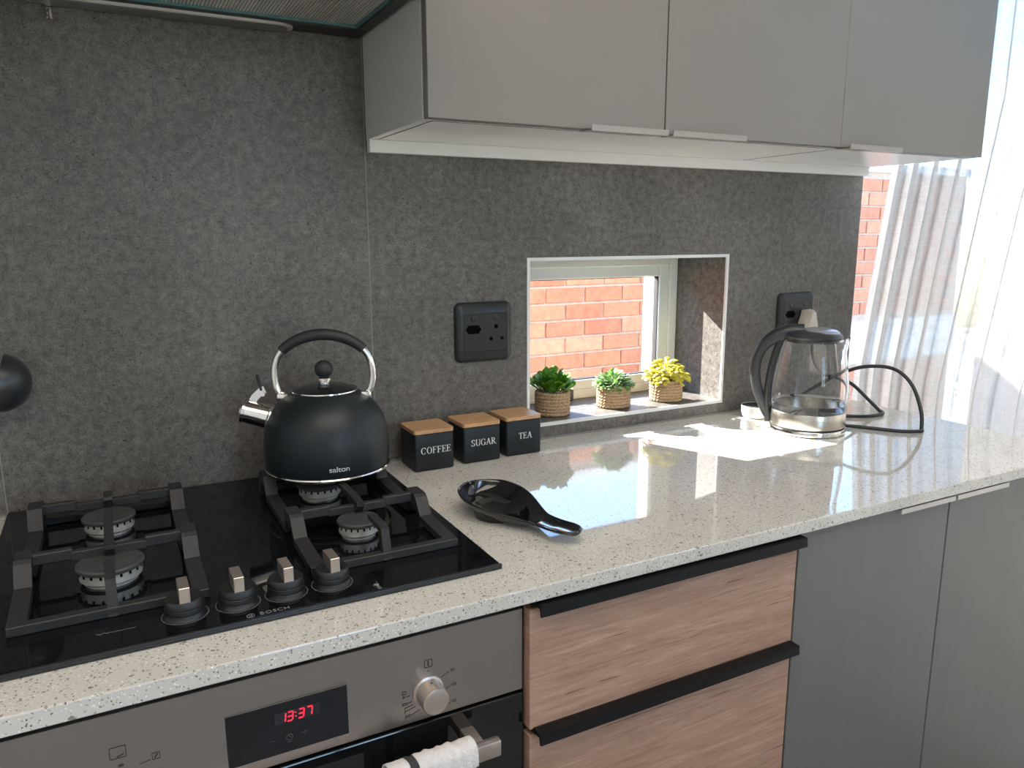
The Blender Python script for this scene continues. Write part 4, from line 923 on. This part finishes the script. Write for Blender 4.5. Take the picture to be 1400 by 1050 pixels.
# ------------------------------------------------------------------ sockets
def socket(label, x0, x1, z0, z1):
    xc, zc = (x0 + x1) / 2, (z0 + z1) / 2; w, h = (x1 - x0), (z1 - z0)
    t = thing('power_socket', label, 'socket', (xc, 0.0, zc), 0.0, 'wall sockets')
    def rr(w, h, r, n=6): return [(sx * (w / 2 - r) + r * math.cos(q), sz * (h / 2 - r) + r * math.sin(q)) for sx, sz, q0 in ((1, 1, 0), (-1, 1, PI / 2), (-1, -1, PI), (1, -1, 1.5 * PI)) for q in [q0 + PI / 2 * k / n for k in range(n + 1)]]
    vs, fs = [], []
    levels = [(w, h, 0.013, -0.0003), (w, h, 0.013, -0.003), (w - 0.003, h - 0.003, 0.012, -0.0065), (w - 0.009, h - 0.009, 0.010, -0.0095), (w - 0.018, h - 0.024, 0.007, -0.0118), (w - 0.028, h - 0.042, 0.003, -0.0126), (w - 0.028, h - 0.042, 0.003, -0.0112)]
    for (a, b_, r, y) in levels: vs += [(p, y, q) for p, q in rr(a, b_, r)]
    n = 28
    for i in range(len(levels) - 1):
        for k in range(n): fs.append((i * n + k, i * n + (k + 1) % n, (i + 1) * n + (k + 1) % n, (i + 1) * n + k))
    fs.append(tuple(range(n))); fs.append(tuple(range((len(levels) - 1) * n, len(levels) * n)))
    part('plate', MB().add(vs, fs), 'socket', t, 50, world=False)
    part('module', MB().box(-w / 2 + 0.0145, w / 2 - 0.0145, -0.0122, -0.0105, -h / 2 + 0.0215, h / 2 - 0.0215, 0.0005, 1), 'socket', t, world=False)
    for sx in (-0.0245, 0.0245):
        part('switch', MB().box(sx - 0.006, sx + 0.006, -0.0132, -0.0115, 0.0225, 0.0350, 0.001, 1).box(sx - 0.0045, sx + 0.0045, -0.0148, -0.0122, 0.0237, 0.0300, 0.001, 1), 'plastic', t, world=False)
    hexp = [(-0.0175, 0), (-0.0110, 0.0085), (0.0110, 0.0085), (0.0175, 0), (0.0110, -0.0085), (-0.0110, -0.0085)]
    hx = part('small_inlet', MB().prism([(a - 0.0250, b_ + 0.0065) for a, b_ in hexp], -0.01235, -0.0118, 'y'), 'hole', t, world=False)
    part('round_holes', MB().lathe([(0, 0), (0.0044, 0), (0.0044, 0.0008), (0, 0.0008)], 18, Matrix.Translation((0.0245, -0.0118, 0.0105)) @ RX).lathe([(0, 0), (0.0038, 0), (0.0038, 0.0008), (0, 0.0008)], 18, Matrix.Translation((0.0130, -0.0118, -0.0135)) @ RX).lathe([(0, 0), (0.0038, 0), (0.0038, 0.0008), (0, 0.0008)], 18, Matrix.Translation((0.0375, -0.0118, -0.0135)) @ RX), 'hole', t, 40, world=False)
    return t
socket('charcoal wall socket above the black canisters', 0.7600, 0.8831, 0.1785, 0.2970)
socket('charcoal wall socket behind the glass kettle, plug in it', 1.6250, 1.7478, 0.1650, 0.2835)

# ------------------------------------------------------------------ glass kettle
gx, gy = 1.512, -0.214
gk = thing('glass_kettle', 'cordless glass kettle with black handle and steel band, in the sun patch', 'kettle', (gx, gy, 0.0))
la_ = math.atan2(0.747, -0.665) + 0.05
GT = Matrix.Rotation(la_, 4, 'Z')       # local +x points along the handle
def gpart(n, mb, m, par=None, smooth=40, label=None):
    mb.v = [tuple(GT @ Vector(p)) for p in mb.v]
    return part(n, mb, m, par or gk, smooth, world=False, label=label)
gpart('power_base', MB().lathe([(0, 0.0003), (0.0760, 0.0003), (0.0790, 0.002), (0.0795, 0.011), (0.0785, 0.0125), (0, 0.0125)], 64), 'chrome')
gpart('base_ring', MB().lathe([(0, 0.0127), (0.0775, 0.0127), (0.0780, 0.0165), (0, 0.0165)], 64), 'rubber')
gpart('steel_band', MB().lathe([(0, 0.0167), (0.0778, 0.0167), (0.0785, 0.020), (0.0785, 0.0470), (0.0778, 0.0485), (0.0750, 0.0485), (0.0750, 0.0350), (0, 0.0350)], 64), 'ketsteel')
prof = [(0.0783, 0.0492), (0.0800, 0.062), (0.0808, 0.080), (0.0800, 0.100), (0.0775, 0.125), (0.0735, 0.150), (0.0680, 0.175), (0.0620, 0.197), (0.0600, 0.205)]
inn = [(r - 0.0022, z) for r, z in prof]
def spout_push(mb):
    out = []
    for x, y, z in mb.v:
        if z > 0.165 and x < 0:
            a = math.atan2(y, -x); k = math.exp(-(a / 0.33) ** 2) * min(1, (z - 0.165) / 0.038) ** 1.6; r = math.hypot(x, y); x -= 0.016 * k; z += 0.004 * k
        out.append((x, y, z))
    mb.v = out; return mb
gpart('glass_jug', spout_push(MB().lathe(prof + inn[::-1] + [(0, 0.0492)] if False else prof + inn[::-1], 72, None, True)), 'kglass', smooth=80)
wz = 0.0655
gpart('water', MB().lathe([(0, 0.0490), (0.0756, 0.0492), (0.0773, 0.062), (0.0774, wz), (0, wz)], 64), 'water', smooth=30)
gl = gpart('lid', MB().lathe([(0, 0.198), (0.0565, 0.198), (0.0575, 0.2040), (0.0600, 0.2068), (0.0605, 0.2110), (0.0560, 0.2160), (0.0420, 0.2215), (0.0230, 0.2248), (0, 0.2256)], 56), 'plastic', smooth=45)
gpart('lid_panel', MB().lathe([(0, 0.2180), (0.0440, 0.2180), (0.0435, 0.2205), (0.0380, 0.2240), (0.0240, 0.2275), (0, 0.2290)], 48, Matrix.Translation((-0.0095, 0, -0.0010))), 'lidgrey', gl, 45)
# handle: broad arm from the lid, curving out and down to the base, plus the inner post hugging the glass
arm = spline([(0.020, 0, 0.2155), (0.048, 0, 0.2160), (0.072, 0, 0.2085), (0.098, 0, 0.1880), (0.1125, 0, 0.158), (0.1150, 0, 0.124), (0.1085, 0, 0.088), (0.0955, 0, 0.054), (0.0835, 0, 0.030)], 8)
nA = len(arm); rad = [0.0185 - 0.0075 * min(1, k / (nA * 0.45)) - 0.0015 * max(0, (k / nA - 0.6) / 0.4) for k in range(nA)]
hnd = gpart('handle', MB().tube(arm, [r * 0.95 for r in rad], 16, flat=1.15, upv=(0, 1, 0)), 'plastic', smooth=60)
post = spline([(0.0640, 0, 0.2020), (0.0735, 0, 0.175), (0.0800, 0, 0.150), (0.0845, 0, 0.120), (0.0870, 0, 0.085), (0.0865, 0, 0.050), (0.0825, 0, 0.016)], 8)
gpart('handle_post', MB().tube(post, [0.0095] * len(post), 12, flat=0.80, upv=(0, 1, 0)), 'plastic', hnd, 60)
inl = spline([(0.0870, 0, 0.184), (0.0930, 0, 0.170), (0.0935, 0, 0.140), (0.0955, 0, 0.105)], 6)
gpart('lid_button', MB().box(-0.010, 0.010, -0.007, 0.007, -0.003, 0.004, 0.0015, 2, Matrix.Translation((0.066, 0, 0.2285)) @ Matrix.Rotation(math.radians(22), 4, 'Y')), 'rubber', gl)

# white tub behind the kettle
wt = thing('white_tub', 'small white round tub with dark top behind the glass kettle', 'tub', (1.5074, -0.0683, 0.0))
part('body', MB().lathe([(0, 0.0003), (0.029, 0.0003), (0.033, 0.004), (0.0352, 0.016), (0.0355, 0.0285), (0.0340, 0.0285), (0.0335, 0.026), (0, 0.026)], 48), 'whiteplastic', wt, 50, world=False)
part('top', MB().lathe([(0, 0.0262), (0.0334, 0.0262), (0.0334, 0.0280), (0, 0.0290)], 48), 'rubber', wt, 40, world=False)
part('tab', MB().box(-0.006, 0.006, -0.052, -0.030, 0.006, 0.0105, 0.002, 2, Matrix.Rotation(0.75, 4, 'Z')), 'whiteplastic', wt, 40, world=False)

# kettle cord with its plug
cd = thing('kettle_lead', 'black kettle cord looping over the worktop beside the curtain', 'cord', (1.70, -0.25, 0.0))
zc_ = 0.0036
path = [(1.702, -0.048, 0.170), (1.700, -0.060, 0.120), (1.706, -0.085, 0.090), (1.727, -0.110, 0.083), (1.752, -0.133, 0.068), (1.786, -0.160, 0.028), (1.800, -0.182, zc_), (1.775, -0.205, zc_), (1.715, -0.200, zc_), (1.650, -0.150, zc_), (1.602, -0.105, 0.008), (1.600, -0.100, 0.036), (1.640, -0.135, 0.078), (1.690, -0.180, 0.116), (1.722, -0.222, 0.127), (1.738, -0.262, 0.121), (1.745, -0.298, 0.090), (1.735, -0.330, 0.040), (1.718, -0.346, 0.006), (1.705, -0.352, zc_), (1.665, -0.330, zc_), (1.620, -0.260, zc_), (1.595, -0.232, 0.006)]
part('cable', MB().tube([(p.x, p.y, max(p.z, 0.0046)) for p in spline(path, 10)], 0.0041, 10), 'cable', cd, 60)
b = MB(); vs, fs = [], []
secs = [(-0.0150, 0.0125, 0.240, 0.188), (-0.028, 0.0135, 0.243, 0.184), (-0.040, 0.0125, 0.241, 0.178), (-0.048, 0.0105, 0.236, 0.176)]
for y, w, zt, zb in secs:
    for a, z in ((-0.40, zt), (0.40, zt), (0.55, zt - 0.012), (0.85, zt - 0.028), (1.20, zb + 0.004), (0.9, zb), (-0.9, zb), (-1.20, zb + 0.004), (-0.85, zt - 0.028), (-0.55, zt - 0.012)): vs.append((1.7045 + a * w * 1.55, y, z))
for i in range(3):
    for k in range(10): fs.append((i * 10 + k, i * 10 + (k + 1) % 10, (i + 1) * 10 + (k + 1) % 10, (i + 1) * 10 + k))
fs.append(tuple(range(10))); fs.append(tuple(range(30, 40)))
part('plug', b.add(vs, fs), 'beige', cd, 50, label='pale beige plug in the wall socket')

# ------------------------------------------------------------------ utensils on the wall at the hob
hk = thing('wall_hook', 'small steel hook on the tiles under the extractor hood', 'hook', (0.131, 0.0, 0.745))
part('backplate', MB().box(0.127, 0.135, -0.0030, -0.0003, 0.735, 0.7565, 0.0008, 1), 'chrome', hk)
part('hook_wire', MB().tube(spline([(0.131, -0.0025, 0.748), (0.131, -0.014, 0.746), (0.1305, -0.0175, 0.739), (0.130, -0.022, 0.7355), (0.130, -0.0275, 0.740)], 6), 0.0018, 8), 'chrome', hk, 60)
ld = thing('soup_ladle', 'black nylon ladle hanging on the tiles beside the hob', 'ladle', (-0.005, -0.040, 0.175))
LT = Matrix.Translation((0.012, -0.045, 0.214)) @ Matrix.Rotation(math.radians(-62), 4, 'Y')
bp_ = [(0.043 * math.sin(a), -0.040 * math.cos(a)) for a in [PI / 2 * k / 10 for k in range(11)]]
bi_ = [(r * 0.94, z * 0.94) for r, z in bp_][::-1]
part('bowl', MB().lathe([(0, -0.040)] + bp_[1:] + bi_[:-1] + [(0, -0.0376)], 40, Matrix.Translation((0.018, -0.045, 0.216)) @ Matrix.Rotation(math.radians(-78), 4, 'Y')), 'plastic', ld, 50)
part('handle', MB().tube(spline([(0.014, -0.045, 0.256), (-0.008, -0.042, 0.300), (-0.028, -0.036, 0.40), (-0.030, -0.028, 0.60), (-0.030, -0.015, 0.700)], 8), 0.0050, 10, flat=1.6), 'plastic', ld, 60)
part('hook_end', MB().tube(spline([(-0.030, -0.015, 0.698), (-0.030, -0.0165, 0.712), (-0.030, -0.011, 0.719), (-0.030, -0.0055, 0.714), (-0.030, -0.005, 0.705)], 6), 0.0020, 8), 'plastic', ld, 60)
